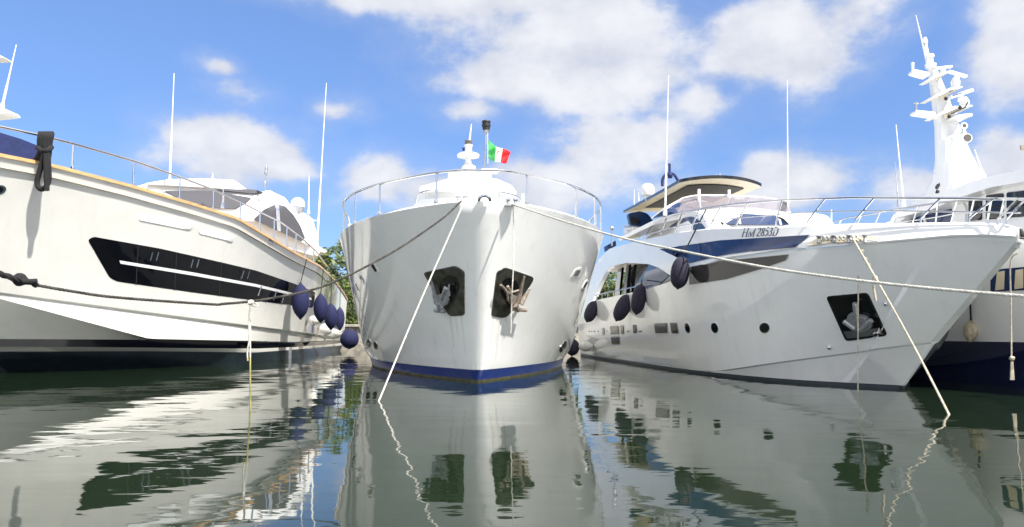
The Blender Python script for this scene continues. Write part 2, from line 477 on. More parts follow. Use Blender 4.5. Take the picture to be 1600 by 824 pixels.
struct('ground', mb, SOIL)

def tree(label, x, y, z0, h, r, mats, seed, n=2600, group='trees behind the quay'):
    rnd = random.Random(seed); t = thing('broadleaf_tree', label, 'tree', (x, y, z0), group)
    tr = MB(); top = Vector((x + rnd.uniform(-.3, .3), y, z0 + h*0.62)); base = Vector((x, y, z0-0.1))
    tr.tube([base, base.lerp(top, .35)+Vector((.1, 0, 0)), top], [h*0.035, h*0.026, h*0.012], 9)
    cl = []
    for k in range(34):
        while True:
            q = Vector((rnd.uniform(-1, 1), rnd.uniform(-1, 1), rnd.uniform(-.75, 1)))
            if 0.35 < q.length < 1: break
        c = Vector((x, y, z0 + h*0.6)) + Vector((q.x*r, q.y*r, q.z*h*0.4)); cl.append((c, rnd.uniform(.22, .42)*r))
    for (c, s) in cl[:12]:
        m0 = base.lerp(top, rnd.uniform(.45, .95)); tr.tube([m0, m0.lerp(c, .5)+Vector((0, 0, .15)), c], [h*.012, h*.008, h*.003], 6)
    obj('trunk', tr, BARK, t)
    cr = MB()
    for i in range(n):
        c, s = rnd.choice(cl)
        d = Vector((rnd.gauss(0, 1), rnd.gauss(0, 1), rnd.gauss(0, 1))).normalized() * s * rnd.uniform(.55, 1.05)
        p = c + d; a = Vector((rnd.gauss(0, 1), rnd.gauss(0, 1), rnd.gauss(0, .7))).normalized(); b = a.orthogonal().normalized()
        l = rnd.uniform(.10, .2)
        cr.add([p - a*l, p + b*l*.45, p + a*l, p - b*l*.45], [(0, 1, 2, 3)], rnd.choice((0, 0, 1, 2)))
    obj('crown', cr, mats, t, smooth=False)
    return t
tree('bright green tree above the left yacht stern, nearest to the radar dome', at(508, 420, 46).x, 46, 1.3, 5.5, 1.6, [LEAF1, LEAF3, LEAF2], 1)
tree('darker bushy tree against the left side of the middle yacht, above the clipped hedge', at(562, 440, 49).x, 49, 1.3, 4.9, 2.0, [LEAF2, LEAF1, LEAF3], 2)
tree('tree seen through the side opening of the right yacht, behind its pillars', at(945, 445, 52).x, 52, 1.3, 4.4, 2.0, [LEAF1, LEAF3, LEAF2], 3)
tree('tree by the quay glimpsed between the middle yacht and the right yacht stern', at(890, 470, 50).x, 50, 1.3, 4.2, 1.5, [LEAF1, LEAF2, LEAF3], 4)
tree('tree seen through the side opening of the right yacht, further right of the two there', at(1010, 445, 56).x, 56, 1.3, 4.4, 2.3, [LEAF2, LEAF1, LEAF3], 6)
rnd = random.Random(5); hx0, hx1 = at(515, 480, 45).x, at(585, 480, 45).x
mb = MB()
mb.box(((hx0+hx1)/2, 45.6, 2.2), (hx1-hx0-.3, 1.0, 1.8), 1)
for i in range(7000):
    p = Vector((rnd.uniform(hx0, hx1), 45 + rnd.uniform(-.08, .9), rnd.uniform(1.32, 3.3)))
    if rnd.random() < .55: p.y = 45 + rnd.uniform(-.1, .12)
    p.z += 0.12*math.sin(p.x*5)
    a = Vector((rnd.gauss(0, 1), rnd.gauss(0, 1), rnd.gauss(0, 1))).normalized(); b = a.orthogonal().normalized(); l = rnd.uniform(.05, .11)
    mb.add([p-a*l, p+b*l*.5, p+a*l, p-b*l*.5], [(0, 1, 2, 3)], rnd.choice((0, 1, 2)))
tag(obj('hedge', mb, [LEAF1, LEAF2, LEAF3], loc=((hx0+hx1)/2, 45.5, 1.33), smooth=False), 'clipped dense green hedge on the quay between the left and middle yachts', 'hedge')

# ================================================================== LEFT YACHT
lo = water_pt(17, 581); LB = Boat(lo, 0.08, 1)
LY = thing('motor_yacht', 'large cream motor yacht with teak toe rail and long black hull window, at the left', 'yacht', LB.O, 'yachts moored bow-out in the harbour')
wlp = [water_pt(*p) for p in ((17, 581), (145, 577), (233, 575), (386, 568), (476, 558), (531, 548))]
wlt = [LB.L(p) for p in wlp]; wlt[0] = (0, 0.04)
LWL = [(0, .04), (1.2, 1.35), (2.4, 2.55), (4.9, 3.85), (7.5, 4.15), (wlt[4][0], wlt[4][1]), (15, 3.65), (wlt[5][0], wlt[5][1])]
LEND = wlt[5][0]
L_SHEER = [(-300, 196), (0, 245), (80, 261), (200, 292), (300, 321), (369, 343), (413, 369), (460, 397), (498, 417), (523, 440), (536, 459), (545, 474)]
L_STR = [(-300, 420), (0, 457), (400, 510), (441, 515), (517, 526), (540, 529)]
L_CH = [(-300, 385), (0, 467), (233, 529.5), (400, 533), (460, 534.5), (540, 531)]
L_S1 = [(-300, 529), (0, 530), (233, 531), (400, 534.5), (460, 536), (540, 532)]
L_S2 = [(-300, 541), (0, 541.5), (400, 545), (460, 542.5), (540, 536)]
L_S3 = [(-300, 549), (0, 549.5), (233, 549), (400, 551), (460, 546.5), (540, 539.5)]
def planb(a0, Bm, Lf, p, tap0, b_end, b0=0.04):
    def f(a):
        u = a-a0; b = b0 + (Bm-b0)*(1-(1-min(max(u/Lf, 0), 1))**p)
        if a > tap0:
            t = (a-tap0)/(LEND-tap0); b += (b_end-Bm)*t*t*(3-2*t) if t < 1 else b_end-Bm
        return b
    return f
def mkrow(bt, a0, a1, bf, poly, n=70, dz=0): return [(a, bf(a), bt.zfit(a, bf(a), poly)+dz) for a in stations(a0, a1, n, 1.5)]
l_sheer_b = planb(-5.2, 5.2, 12.5, 2.2, 8.5, 3.0, 0.12)
l_str_b = planb(-3.4, 4.45, 10.6, 2.3, 8.5, 2.88)
l_str2_b = lambda a: max(0.03, l_str_b(a) - 0.09)
l_ch_b = planb(-3.2, 4.3, 9.6, 2.3, 8.5, 2.84)
l_s1_b = lambda a: min(planb(-1.9, 4.22, 8.4, 2.1, 8.5, 2.82)(a), l_ch_b(a)-.02)
l_s3_b = planb(-1.2, 4.2, 7.7, 1.9, 8.5, 2.80)
l_wl_b = lambda a: sinterp(LWL, a)
def off_poly(poly, d): return [(x, y+d) for x, y in poly]
rs = mkrow(LB, -5.2, LEND, l_sheer_b, L_SHEER)
rt1 = mkrow(LB, -3.5, LEND, l_str_b, L_STR)
rt2 = mkrow(LB, -3.4, LEND, l_str2_b, off_poly(L_STR, 4.0))
rc = mkrow(LB, -3.2, LEND, l_ch_b, L_CH)
r1 = mkrow(LB, -1.9, LEND, l_s1_b, L_S1)
r2 = mkrow(LB, -1.75, LEND, lambda a: l_s1_b(a)-.01, L_S2)
r3 = mkrow(LB, -1.2, LEND, l_s3_b, L_S3)
rw = [(a, l_wl_b(a), -0.02) for a in stations(0, LEND, 70, 1.5)]
rk = [(a+0.5, b*0.6, -0.9) for a, b, z in rw]
# keep the strake above the chine at the bow, where they meet
for i in range(70):
    if rt2[i][2] < rc[i][2]+.02: rt2[i] = (rt2[i][0], rt2[i][1], rc[i][2]+.02)
    if rt1[i][2] < rt2[i][2]+.02: rt1[i] = (rt1[i][0], rt1[i][1], rt2[i][2]+.02)
mid = lerp_rows(rs, rt1, 8, lambda t: 1.9 - .8*min(1, t*1.1))
rows = [rs]+mid+[rt1, rt2, rc, r1, r2, r3, rw, rk]
lm = [0]*8 + [0, 0, 0, 1, 0, 2, 2]
mbL = hull_mesh(LB, rows, lm, 0, 0.25, 3)
l_hull = obj('hull', mbL, [GELC, BLACK, DARKBOOT, DECK], LY, angle=22)
skL = Skin(mbL)
# long black window band, white bar, portlights
band = rounded([(137, 375), (146, 370), (250, 388.5), (350, 411), (400, 423), (460, 443.5), (493, 457), (489, 481), (460, 477.5), (400, 470), (300, 457), (182, 440), (171, 434)], 4)
win = obj('hull_window', skL.patch(band, .008), GLASSD, LY)
obj('trim_bar', skL.patch([(186, 407), (188, 412), (300, 430.5), (400, 448.5), (451, 460.5), (486, 469), (486, 465.5), (451, 456.5), (400, 444), (300, 425.5)], .02), WHITE, win)
for (x, y0, y1) in ((215, 386, 446), (275, 397, 454), (345, 412, 463), (418, 432, 473), (462, 447, 478)):
    obj('pane_joint', skL.patch([(x, y0-1), (x+1.3, y0-.8), (x-2.2, y1), (x-3.5, y1)], .0135, 6, thick=.004), RUBBER, win)
for (x, y) in ((240, 400), (303, 411), (382, 429)):
    mb = MB(); P = skL.hit(x, y, .02)
    skL.patch(rounded([(x-8, y-9), (x+9, y-6), (x+7, y+9), (x-9, y+6)], 3), .014, mb=mb)
    for dx in (-4, 5): mb.tube([skL.hit(x+dx+1.5, y-6, .03), skL.hit(x+dx-2, y+7, .03)], .02, 6, 1)
    obj('portlight', mb, [GLASSD, CHROME], win)
for (x, y) in ((404, 455), (428, 462), (441, 466)):
    mb = MB(); mb.tube([skL.hit(x+3, y-8, .03), skL.hit(x-2, y+7, .03)], .03, 6); obj('window_latch', mb, CHROME, win)
# freeing ports in the bulwark, sunlight on their floors put into the white
for q in ([(219, 334), (296, 349), (302, 352), (296, 358.5), (288, 358), (217, 344)], [(311, 356.5), (362, 368.5), (366, 372), (362, 377.5), (311, 365)]):
    o = obj('freeing_port', skL.patch(rounded(q, 3), .02, thick=.02), PORTSUN, LY)
    a, b = q[0], q[3]
    obj('port_flap', skL.patch(rounded([(q[1][0]-4, q[1][1]+1), q[2], q[3], (q[3][0]-8, q[3][1]-1)], 2), .028), GELC, o)
obj('porthole', skL.patch(oval(-2, 297, 12, 7.5, rot=-.2), .01), CHROME, LY)
obj('porthole_glass', skL.patch(oval(-3, 297, 9, 5, rot=-.2), .02), GLASSD, LY)
mb = skL.patch(rounded([(420, 369), (430, 373), (426, 382), (418, 379)], 2), .02); skL.patch(rounded([(422, 371), (428, 374), (425, 380), (420, 377)], 1), .03, mb=mb, m=1)
obj('fairlead', mb, [CHROME, BLACK], LY)
mb = MB(); mb.box(skL.hit(452, 553, .02), (.12, .12, .5)); obj('boarding_step', mb, GALV, LY)
# teak toe rail
def edge_path(bt, rows0, db, dz, a_lo=-99, a_hi=99): return [bt.W(a, b+db, z+dz) for a, b, z in rows0 if a_lo <= a <= a_hi]
mb = MB()
for sgn in (1, -1):
    o_ = [LB.W(a, sgn*(b+.05), z-.01) for a, b, z in rs]; i_ = [LB.W(a, sgn*(b-.16), z-.01) for a, b, z in rs]
    up = Vector((0, 0, .085))
    mb.grid([o_, [p+up for p in o_], [p+up for p in i_], i_])
obj('toe_rail', mb, TEAK, LY, angle=40)
# steel guard rail
L_RAIL = [(-300, 140), (0, 198), (70, 213), (120, 226), (211, 252), (282, 277), (334, 297), (375, 315.5), (407, 332), (438, 347), (469, 370), (495, 394), (506, 410), (530, 436), (545, 455)]
rail_b = lambda a: l_sheer_b(a)-.10
rl = [(a, rail_b(a), LB.zfit(a, rail_b(a), L_RAIL)) for a in stations(-5.2, 14.5, 60, 1.2)]
def rail_tube(bt, pts, r, mb):
    mb.tube([bt.W(*p) for p in pts], r, 8); mb.tube([bt.W(a, -b, z) for a, b, z in pts], r, 8)
mb = MB(); rail_tube(LB, rl, .032, mb); grail = obj('guard_rail', mb, CHROME, LY)
def a_at_px(bt, bf, poly, px, lo, hi):
    best = min((abs(project(bt.W(a, bf(a), bt.zfit(a, bf(a), poly)))[0]-px), a) for a in [lo+(hi-lo)*i/300 for i in range(301)])
    return best[1]
for px in (117, 209, 282, 334, 377, 407, 429, 448, 463, 478, 490):
    a = a_at_px(LB, rail_b, L_RAIL, px, -5, 15); zt = LB.zfit(a, rail_b(a), L_RAIL); zb = LB.zfit(a, rail_b(a), L_SHEER)
    for sg in (1, -1):
        mb = MB(); mb.tube([LB.W(a, sg*rail_b(a), zb+.02), LB.W(a, sg*rail_b(a), zt)], .026, 8); mb.lathe([(.05, 0), (.05, .05), (.03, .1)], LB.W(a, sg*rail_b(a), zb+.05), n=10)
        obj('stanchion', mb, CHROME, grail)
# superstructure
aft = LB.d
sideL = LB.side(3.0)
mb = MB(); mb.slab([(150, 318), (190, 298), (230, 286.5), (303, 281.5), (366, 284), (392, 300), (408, 300), (421, 297.5), (445, 309), (463, 332), (478, 362), (490, 400), (440, 385), (380, 365), (300, 345), (200, 325)],
    lambda x, y: 25.5 + max(0, (x-150))*.018 + max(0, 325-y)*.02, Vector((-.9, 3, 0))); obj('cabin', mb, WHITE, LY, bevel=.08)
mb = MB(); mb.slab(rounded([(225, 287), (262, 280.5), (310, 279), (365, 281), (382, 293), (380, 297), (300, 292)], 5), lambda x, y: 25.9+max(0, x-150)*.018, Vector((-.9, 3, 0))); obj('flybridge', mb, WHITE, LY, bevel=.05)
mb = MB(); mb.slab([(338, 297), (356, 293.5), (400, 297), (409, 300), (396, 302.5)], lambda x, y: 25.35+max(0, x-150)*.018+ (325-y)*.019, aft*.3); obj('flybridge_screen', mb, MESHC, LY)
yw = lambda x, y: 25.42 + max(0, x-150)*.018 + max(0, 325-y)*.02
mb = MB(); mb.slab(rounded([(255, 298), (330, 298.5), (392, 309), (384, 317), (368, 326), (345, 326), (300, 318)], 3), yw, aft*.1)
wsh = obj('windscreen', mb, MESHC, LY)
# side arch with its two dark panes
ya = lambda x, y: 25.30 + max(0, x-150)*.018 + max(0, 325-y)*.02
arch_o = [(376, 345), (397, 330), (418, 317), (432, 312), (446, 314), (458, 327), (468, 344), (479, 366), (484, 385), (470, 378), (430, 358), (396, 346)]
mb = MB(); mb.slab(rounded(arch_o, 4), lambda x, y: ya(x, y)-.06, aft*.3); ar = obj('window_arch', mb, WHITE, LY, bevel=.04)
mb = MB(); mb.slab(rounded([(396, 343), (412, 328), (428, 320), (431, 321), (433, 361), (415, 352)], 2), lambda x, y: ya(x, y)-.12, aft*.1); obj('side_window', mb, MESHC, ar)
mb = MB(); mb.slab(rounded([(436, 320), (445, 322), (458, 336), (468, 352), (476, 372), (470, 377), (438, 363)], 2), lambda x, y: ya(x, y)-.12, aft*.1); obj('side_window', mb, MESHC, ar)
mb = MB(); mb.slab([(430.5, 319), (436, 318), (439, 362), (433, 360)], lambda x, y: ya(x, y)-.15, aft*.1); obj('mullion', mb, CHROME, ar)
mb = MB(); mb.slab(rounded([(450, 335), (470, 330), (488, 340), (494, 362), (500, 395), (496, 402), (470, 375)], 6), 34.0, Vector((-.7, 2.2, 0))); obj('radar_arch', mb, WHITE, LY, bevel=.1)
mb = MB(); mb.slab(rounded([(486, 380), (497, 384), (511, 393), (509, 395), (490, 392)], 2), 35.5, Vector((-.4, 1.2, 0))); obj('aft_roof', mb, WHITE, LY, bevel=.03)
def whip(parent, p0, p1, Y, r=.022, base=True, m=None):
    mb = MB(); a, b = at(*p0, Y), at(*p1, Y)
    mb.tube([a, a.lerp(b, .35), a.lerp(b, .36), b], [r*1.25, r*1.15, r*.8, r*.45], 7)
    if base: mb.lathe([(r*2.4, -.02), (r*2.4, .08), (r*1.3, .2)], a, axis=(b-a), n=10)
    return obj('whip_antenna', mb, m or WHITE, parent)
whip(LY, (265, 286), (272, 115), 27.5, .034); whip(LY, (332, 283), (332.5, 270), 28, .02); whip(LY, (348, 325), (350, 269), 26.5, .03, m=CHROME)
whip(LY, (482, 334), (483, 275), 34, .03); o = whip(LY, (495, 390), (510, 130), 33.5, .036)
mb = MB(); mb.tube([at(470, 344, 34), at(497, 345, 33.5)], .03, 6); obj('antenna_bracket', mb, WHITE, o)
mb = MB(); Y = 30; mb.tube([at(414.5, 298, Y), at(417, 258, Y)], .018, 6)
for (x, y) in ((414, 288), (415.5, 270), (416, 264)): mb.lathe([(.05, -.1), (.07, 0), (.05, .12)], at(x, y, Y), n=8)
obj('instrument_mast', mb, GALV, LY)
mb = MB(); c = at(465, 329, 33.5); r = 11*33.5/F; mb.lathe([(r*.75, -.12), (r*.95, .0), (r*.95, .14)], c, n=20, m=1)
mb.lathe([(r*.98, .15), (r, .3)] + [(r*math.cos(k*.3), .3+r*.95*math.sin(k*.3)) for k in range(1, 6)], c, n=20, m=0)
obj('radar_dome', mb, [WHITE, GALV], LY)
# navy cover over the foredeck gear
mb = MB(); mb.slab([(-60, 190), (0, 207), (33, 217), (58, 227), (82, 262), (60, 270), (-60, 250)], 18.6, (-2.2, 1.5, 0)); obj('foredeck_cover', mb, CANVAS, LY, bevel=.05)

# coiled dark line hung over the guard rail
RP = lambda px, py, d=0: at(px, py, 17.9-d)
mb = MB()
for k, (dx, d) in enumerate(((-7, .05), (-3.5, .11), (0, .13), (3.5, .11), (7, .05))):
    mb.tube(catmull([RP(70+dx*.6, 262, -.05), RP(70+dx*1.0, 240, d), RP(70+dx*1.25, 222, d+.03), RP(72+dx*1.3, 211, d), RP(72+dx*1.3, 208.5, -.1), RP(72+dx, 214, -.25), RP(70+dx, 240, -.3)], 5), .055, 8)
mb.tube(catmull([RP(59, 231, .2), RP(66, 236, .28), RP(75, 235, .27), RP(80.5, 230, .1)], 5), .06, 8)
mb.tube(catmull([RP(70, 238, .25), RP(65, 258, .22), RP(58, 284, .2), RP(62, 295, .2), RP(70, 294, .2), RP(76, 282, .2), RP(76, 262, .22), RP(74, 238, .25)], 6), .062, 8)
mb.tube(catmull([RP(72, 240, .3), RP(72, 262, .3), RP(73, 286, .28), RP(73, 298, .28)], 5), .062, 8)
mb.tube(catmull([RP(66, 236, .1), RP(61, 246, -.1), RP(52, 259, -.3)], 5), .09, 8)
tag(obj('coiled_rope', mb, ROPED, loc=RP(70, 212)), 'coiled black rope slung over the left yacht guard rail, one long loop hanging', 'rope')

# ================================================================== MIDDLE YACHT
D0 = water_pt(748, 597).y; CB = Boat(at(748, 597, D0), -0.09, -1)   # visible side taken as port of the picture
CY = thing('motor_yacht', 'white motor yacht seen bow-on in the middle, blue boot top, two anchors in steel pockets', 'yacht', CB.O, 'yachts moored bow-out in the harbour')
CEND = 24.0
def nose(u, r): return r*math.sqrt(max(0, 1-(1-min(max(u, 0)/(r*.8), 1))**2))
def c_sheer_b(a):
    u = a+1.6; b = nose(u, .30) + 3.4*(1-(1-min(u/7.4, 1))**2.6)**.82 if u > 0 else 0
    return b - (max(0, a-12)/12)**2*.6
c_sheer_z = lambda a: 3.74 - .028*(a+1.6) + .0006*(a+1.6)**2
c_wl_b = lambda a: nose(a, .05) + 3.12*(1-(1-min(max(a, 0)/9.5, 1))**1.95) - (max(0, a-14)/10)**2*.3
rs = [(a, c_sheer_b(a), c_sheer_z(a)) for a in stations(-1.6, CEND, 80, 2.2)]
rb = [(a, nose(a+.11, .07) + c_wl_b(a+.11)*1.0, .27) for a in stations(-.11, CEND, 80, 2.2)]
rw = [(a, c_wl_b(a), -.02) for a in stations(0, CEND, 80, 2.2)]
rk = [(a+.4, b*.6, -.9) for a, b, z in rw]
rs2 = [(a+.02, max(b-.05, 0), z+.05) for a, b, z in rs]        # rounded bulwark cap
rs3 = [(a+.08, max(b-.16, 0), z+.05) for a, b, z in rs]
mid = lerp_rows(rs, rb, 14, lambda t: 1.8 - 1.35*min(1, max(0, (t-.05)*1.8)))
rsc = [(a, b+.012*min(1, b*10), .05) for a, b, z in rw]
rows = [rs3, rs2, rs]+mid+[rb, rsc, rw, rk]
mbC = hull_mesh(CB, rows, [0, 0]+[0]*14+[1, 3, 1], 0, .1, 2)
obj('hull', mbC, [GEL, BLUEBOOT, WHITE, SCUM], CY, angle=60, weld=True)
skC = Skin(mbC)
# guard rail
c_rail_z = lambda a: c_sheer_z(a)+ .66 + .04*min(6, a+1.6)
mb = MB(); P = [(a, max(.12, c_sheer_b(a)-.07), c_rail_z(a)) for a in stations(-1.5, 5.6, 50, 1.6)]
e = P[-1]; P += [(e[0]+.25, e[1], e[2]-.1), (e[0]+.38, e[1], e[2]-.35), (e[0]+.42, e[1], c_sheer_z(e[0]))]
full = [CB.W(a, b, z) for a, b, z in P[::-1]] + [CB.W(a, -b, z) for a, b, z in P]
mb.tube(full, .026, 8); grail = obj('guard_rail', mb, CHROME, CY)
for a in (-1.15, .25, 1.5, 3.0, 4.6):
    for sg in (1, -1):
        b = max(.12, c_sheer_b(a)-.07)
        mb = MB(); mb.tube([CB.W(a, sg*b, c_sheer_z(a)), CB.W(a, sg*b, c_rail_z(a))], .02, 8); mb.lathe([(.045, 0), (.045, .03), (.025, .06)], CB.W(a, sg*b, c_sheer_z(a)+.05), n=10)
        obj('stanchion', mb, CHROME, grail)
# bullnose and chocks
mb = MB(); mb.tube(catmull([at(748, 314, 14.8), at(751, 308, 14.75), at(757, 306.5, 14.75), at(763, 308, 14.75), at(766, 314, 14.8)], 5), .035, 8)
obj('bow_roller', mb, CHROME, CY)
for x, y in ((722, 313), (800, 317)):
    mb = MB()
    for dx in (-6, 5): mb.lathe([(.035, -.08), (.035, .02), (.06, .05), (.05, .08)], at(x+dx, y, 15.0), n=10)
    mb.box(at(x, y+4, 15.0), (.3, .12, .05)); obj('mooring_chock', mb, CHROME, CY, bevel=.01)
# anchor pockets
def hull_slab(sk, poly, off, th, mb, m=0, step=6):
    return mb.slab(poly, lambda x, y: (sk.hit(x, y, off) or at(x, y, 15)), sk.normal(*[sum(c)/len(poly) for c in zip(*poly)])*(-th), m, step)
pk1 = rounded([(661.5, 426), (712, 415), (726, 424), (726.5, 493), (703.5, 494.5), (697, 486)], 5)
pk2 = rounded([(776, 424), (789, 417.5), (833.5, 433), (832, 440), (794, 493), (786, 497.5), (767, 494)], 5)
def anchor(parent, polys, rods, off, m, m2):
    mb = MB()
    for p in polys: hull_slab(skC, p, off, .09, mb, 0, 8)
    for a, b, r in rods: mb.tube([skC.hit(*a, off-.02), skC.hit(*b, off-.02)], list(r) if isinstance(r, tuple) else r, 9, 1)
    return obj('anchor', mb, [m, m2], parent, bevel=.012)
p1 = obj('anchor_pocket', skC.patch(pk1, .02, thick=.03), PLATE, CY, bevel=.01)
obj('hawse_pipe', skC.patch(oval(703, 449, 15, 19, rot=.2), .032, 6), BLACK, p1)
p1['label'] = 'steel anchor plate in shade with grey folded anchor'
anchor(p1, [rounded([(688, 459), (701, 455), (707, 467), (702, 475), (692, 472)], 2), [(693, 460), (699, 458), (701, 466), (695, 468)]],
       [((690, 470), (680, 433), (.075, .018)), ((704, 470), (709, 441), (.05, .018)), ((697, 465), (703, 447), (.05, .045)), ((687, 481), (702, 483), (.05, .045)), ((694, 470), (695, 483), (.085, .06)), ((701, 445), (708, 450), .028), ((708, 450), (709, 459), .028), ((684, 457), (690, 472), .03)], .16, GALV, GALV)
p2 = obj('anchor_pocket', skC.patch(pk2, .02, thick=.03), PLATE, CY, bevel=.01)
obj('hawse_pipe', skC.patch(oval(796, 452, 14, 19, rot=-.2), .032, 6), BLACK, p2)
p2['label'] = 'sunlit steel anchor plate with rusty anchor'
anchor(p2, [rounded([(788, 457), (800, 459), (801, 473), (791, 472)], 2)],
       [((801, 470), (812, 428), (.075, .018)), ((806, 472), (821, 447), (.065, .018)), ((794, 466), (786, 444), (.04, .03)), ((776, 442), (787, 455), .03), ((787, 455), (803, 450), (.035, .02)), ((796, 472), (802, 481), (.08, .06)), ((792, 480), (815, 481), (.045, .045)), ((785, 452), (786, 466), .025)], .16, RUST, RUST)
STAIN = mat('rust_stain', (0.50, 0.42, 0.32), 0.4, alpha=0.10)
for k3, (x, y0, y1, wd) in enumerate(((704, 495, 545, 2.2), (712, 495, 528, 1.6), (721, 494, 556, 1.8), (771, 497, 548, 1.6), (781, 498, 566, 2.2), (790, 496, 538, 1.6))):
    s_ = 1 if x > 745 else -1
    obj('rust_stain', skC.patch([(x-wd, y0), (x+wd, y0), (x+wd*.5-s_*(y1-y0)*.10, y1-6), (x-s_*(y1-y0)*.12, y1), (x-wd*.5-s_*(y1-y0)*.10, y1-6)], .004, 5, thick=.0015), STAIN, CY)
# portholes
def porthole(sk, parent, cx, cy, rx, ry, rot=0.0, glass=None, fr=1.8, off=.012, th=.03):
    o = obj('porthole', sk.patch(oval(cx, cy, rx, ry, 22, rot), off, 4, thick=th), CHROME, parent)
    obj('pane', sk.patch(oval(cx, cy, max(.6, rx-fr), max(.6, ry-fr), 18, rot), off+.012, 4), glass or GLASSD, o); return o
def sqport(sk, parent, q, glass=None, inset=.62, r=3, frame=None):
    o = obj('porthole', sk.patch(rounded(q, r), .012, 4, thick=.012), frame or CHROME, parent)
    cx = sum(p[0] for p in q)/4; cy = sum(p[1] for p in q)/4
    obj('pane', sk.patch(rounded([(cx+(x-cx)*inset, cy+(y-cy)*inset) for x, y in q], r*.7), .026, 4), glass or GLASSD, o)
    return o
sqport(skC, CY, [(891, 434), (899, 420), (910, 418), (903, 434)], GLASSG, frame=WHITE); sqport(skC, CY, [(908, 452), (915, 438), (920, 437), (913, 452)], GLASSG, frame=WHITE)
sqport(skC, CY, [(577, 411), (583, 408), (593, 426), (589, 429)], GLASSG, frame=WHITE); sqport(skC, CY, [(558, 428), (563, 426), (573, 444), (569, 446)], GLASSG, frame=WHITE); sqport(skC, CY, [(553.5, 441), (556, 440), (562, 455), (560, 457)], GLASSG, frame=WHITE)
for x, y in ((576.5, 536), (587, 540), (882, 539), (877, 545)): porthole(skC, CY, x, y, 3, 6.5, -.25 if x < 700 else .25, fr=1.2)
# coachroof, brow, mast
xc = at(735, 300, 20).x
ycf = lambda x, y: 18.5 + ((x-728)/80)**2*1.5
mb = MB(); mb.slab(rounded([(644, 331), (646, 320), (656, 313), (700, 310), (760, 309), (800, 312), (812, 322), (812, 338)], 5), lambda x, y: ycf(x, y)-.7, (0, 3.5, 0)); obj('trunk_cabin', mb, WHITE, CY, bevel=.08)
mb = MB(); mb.slab(rounded([(652, 318), (655, 300), (700, 296), (770, 296), (805, 302), (808, 318)], 4), lambda x, y: ycf(x, y)+.9, (0, 4, 0)); obj('wheelhouse', mb, WHITE, CY, bevel=.05)
mb = MB(); mb.slab(rounded([(655, 292), (700, 279.5), (735, 276), (775, 279), (800, 290), (808, 301), (806, 304), (770, 298.5), (720, 297), (680, 298.5), (656, 302)], 4), lambda x, y: ycf(x, y)+.4+(300-y)*.03, (0, 5, .1)); obj('flybridge_brow', mb, WHITE, CY, bevel=.1)
mb = MB(); pts = [at(x, y, ycf(x, y)-.3) for x, y in ((648, 325), (652, 308), (660, 300), (680, 297.5), (735, 297), (775, 299), (800, 304), (813, 312), (815, 326))]
mb.tube(catmull(pts, 4), .018, 6)
for x, y0, y1 in ((666, 299, 311), (730, 297, 310), (780, 300, 311)): mb.tube([at(x, y0, ycf(x, 0)-.3), at(x, y1, ycf(x, 0)-.3)], .014, 6)
obj('hand_rail', mb, CHROME, CY)
MY = 22.0; k = MY/F
mb = MB(); c = at(732, 276, MY); mb.lathe([(.6, -.2), (.5, .02), (.24, .08), (.22, .28), (.2, .32), (.1, .36)], c, n=20); mb.box(at(765, 268, MY), (.5, .4, .1)); mb.box(at(735, 279, MY), (1.3, .8, .2))
ms = obj('mast', mb, WHITE, CY, bevel=.03)
mb = MB(); c = at(731.5, 258, MY); mb.lathe([(.13, 0), (.1, .12), (.08, .2), (.33, .24), (.35, .31), (.3, .34)], c, n=18); mb.box(at(731, 251, MY), (.05, .3, .22)); obj('radar_scanner', mb, WHITE, ms)
mb = MB(); c = at(731.8, 241, MY); mb.lathe([(.11, 0), (.11, .22), (.13, .24), (.13, .28)], c, n=14, m=0); mb.lathe([(.11, .28), (.11, .36), (.13, .37), (.12, .41)], c, n=14, m=1)
mb.tube([at(724.5, 239, MY), at(724.5, 232.5, MY)], .03, 6, 2); mb.box(at(725, 232.5, MY), (.12, .05, .05), 2)
obj('masthead_light', mb, [WHITE, LENS, BLUEMARK], ms)
mb = MB(); mb.tube([at(733, 226, MY), at(736.5, 194, MY)], [.04, .012], 6); obj('whip_antenna', mb, WHITE, ms)
mb = MB(); mb.tube([at(757, 268, MY), at(759.5, 205, MY)], .028, 8); ps = obj('light_pole', mb, GALV, CY)
mb = MB(); c = at(759.7, 205, MY); mb.lathe([(.06, -.06), (.09, -.02), (.1, .02), (.06, .04)], c, n=12, m=1); mb.lathe([(.11, .04), (.11, .12), (.135, .13), (.135, .2), (.12, .21), (.12, .26), (.14, .27), (.13, .31)], c, n=14, m=0)
obj('signal_lamp', mb, [RUBBER, GALV], ps)
mb = MB(); mb.tube([at(762, 208, MY-.1), at(762.3, 256, MY-.1)], .008, 5); obj('halyard', mb, WHITE, ps)
# ensign
def flag_pt(u, v):
    x = 763 + u*33 + v*0.0; top = 218.5 + u*22 + 3*math.sin(u*5.2); bot = 246.5 + u*13 - 3*(u > .85)*(u-.85)/.15
    bot += 2.0*math.sin(u*6); x -= v*u*5.0
    if u > .8: x += (1-v)*2*(u-.8)/.2
    return at(x, top + (bot-top)*v, MY-.1 + .14*math.sin(u*8+v*1.5) + .03*math.sin(v*9+u*12))
mb = MB(); N, M = 30, 14
mb.grid([[flag_pt(i/N, j/M) for i in range(N+1)] for j in range(M+1)])
mb.m = [0 if (f_i % N) < 11 else (1 if (f_i % N) < 20 else 2) for f_i in range(N*M)]
fl = obj('ensign', mb, [FGREEN, FWH, FRED], loc=at(763, 233, MY-.1), angle=60)
so_ = fl.modifiers.new('cloth', 'SOLIDIFY'); so_.thickness = .008
tag(fl, 'green, white and red ensign with small crest, flying above the middle yacht', 'flag')
mb = MB(); pts = []
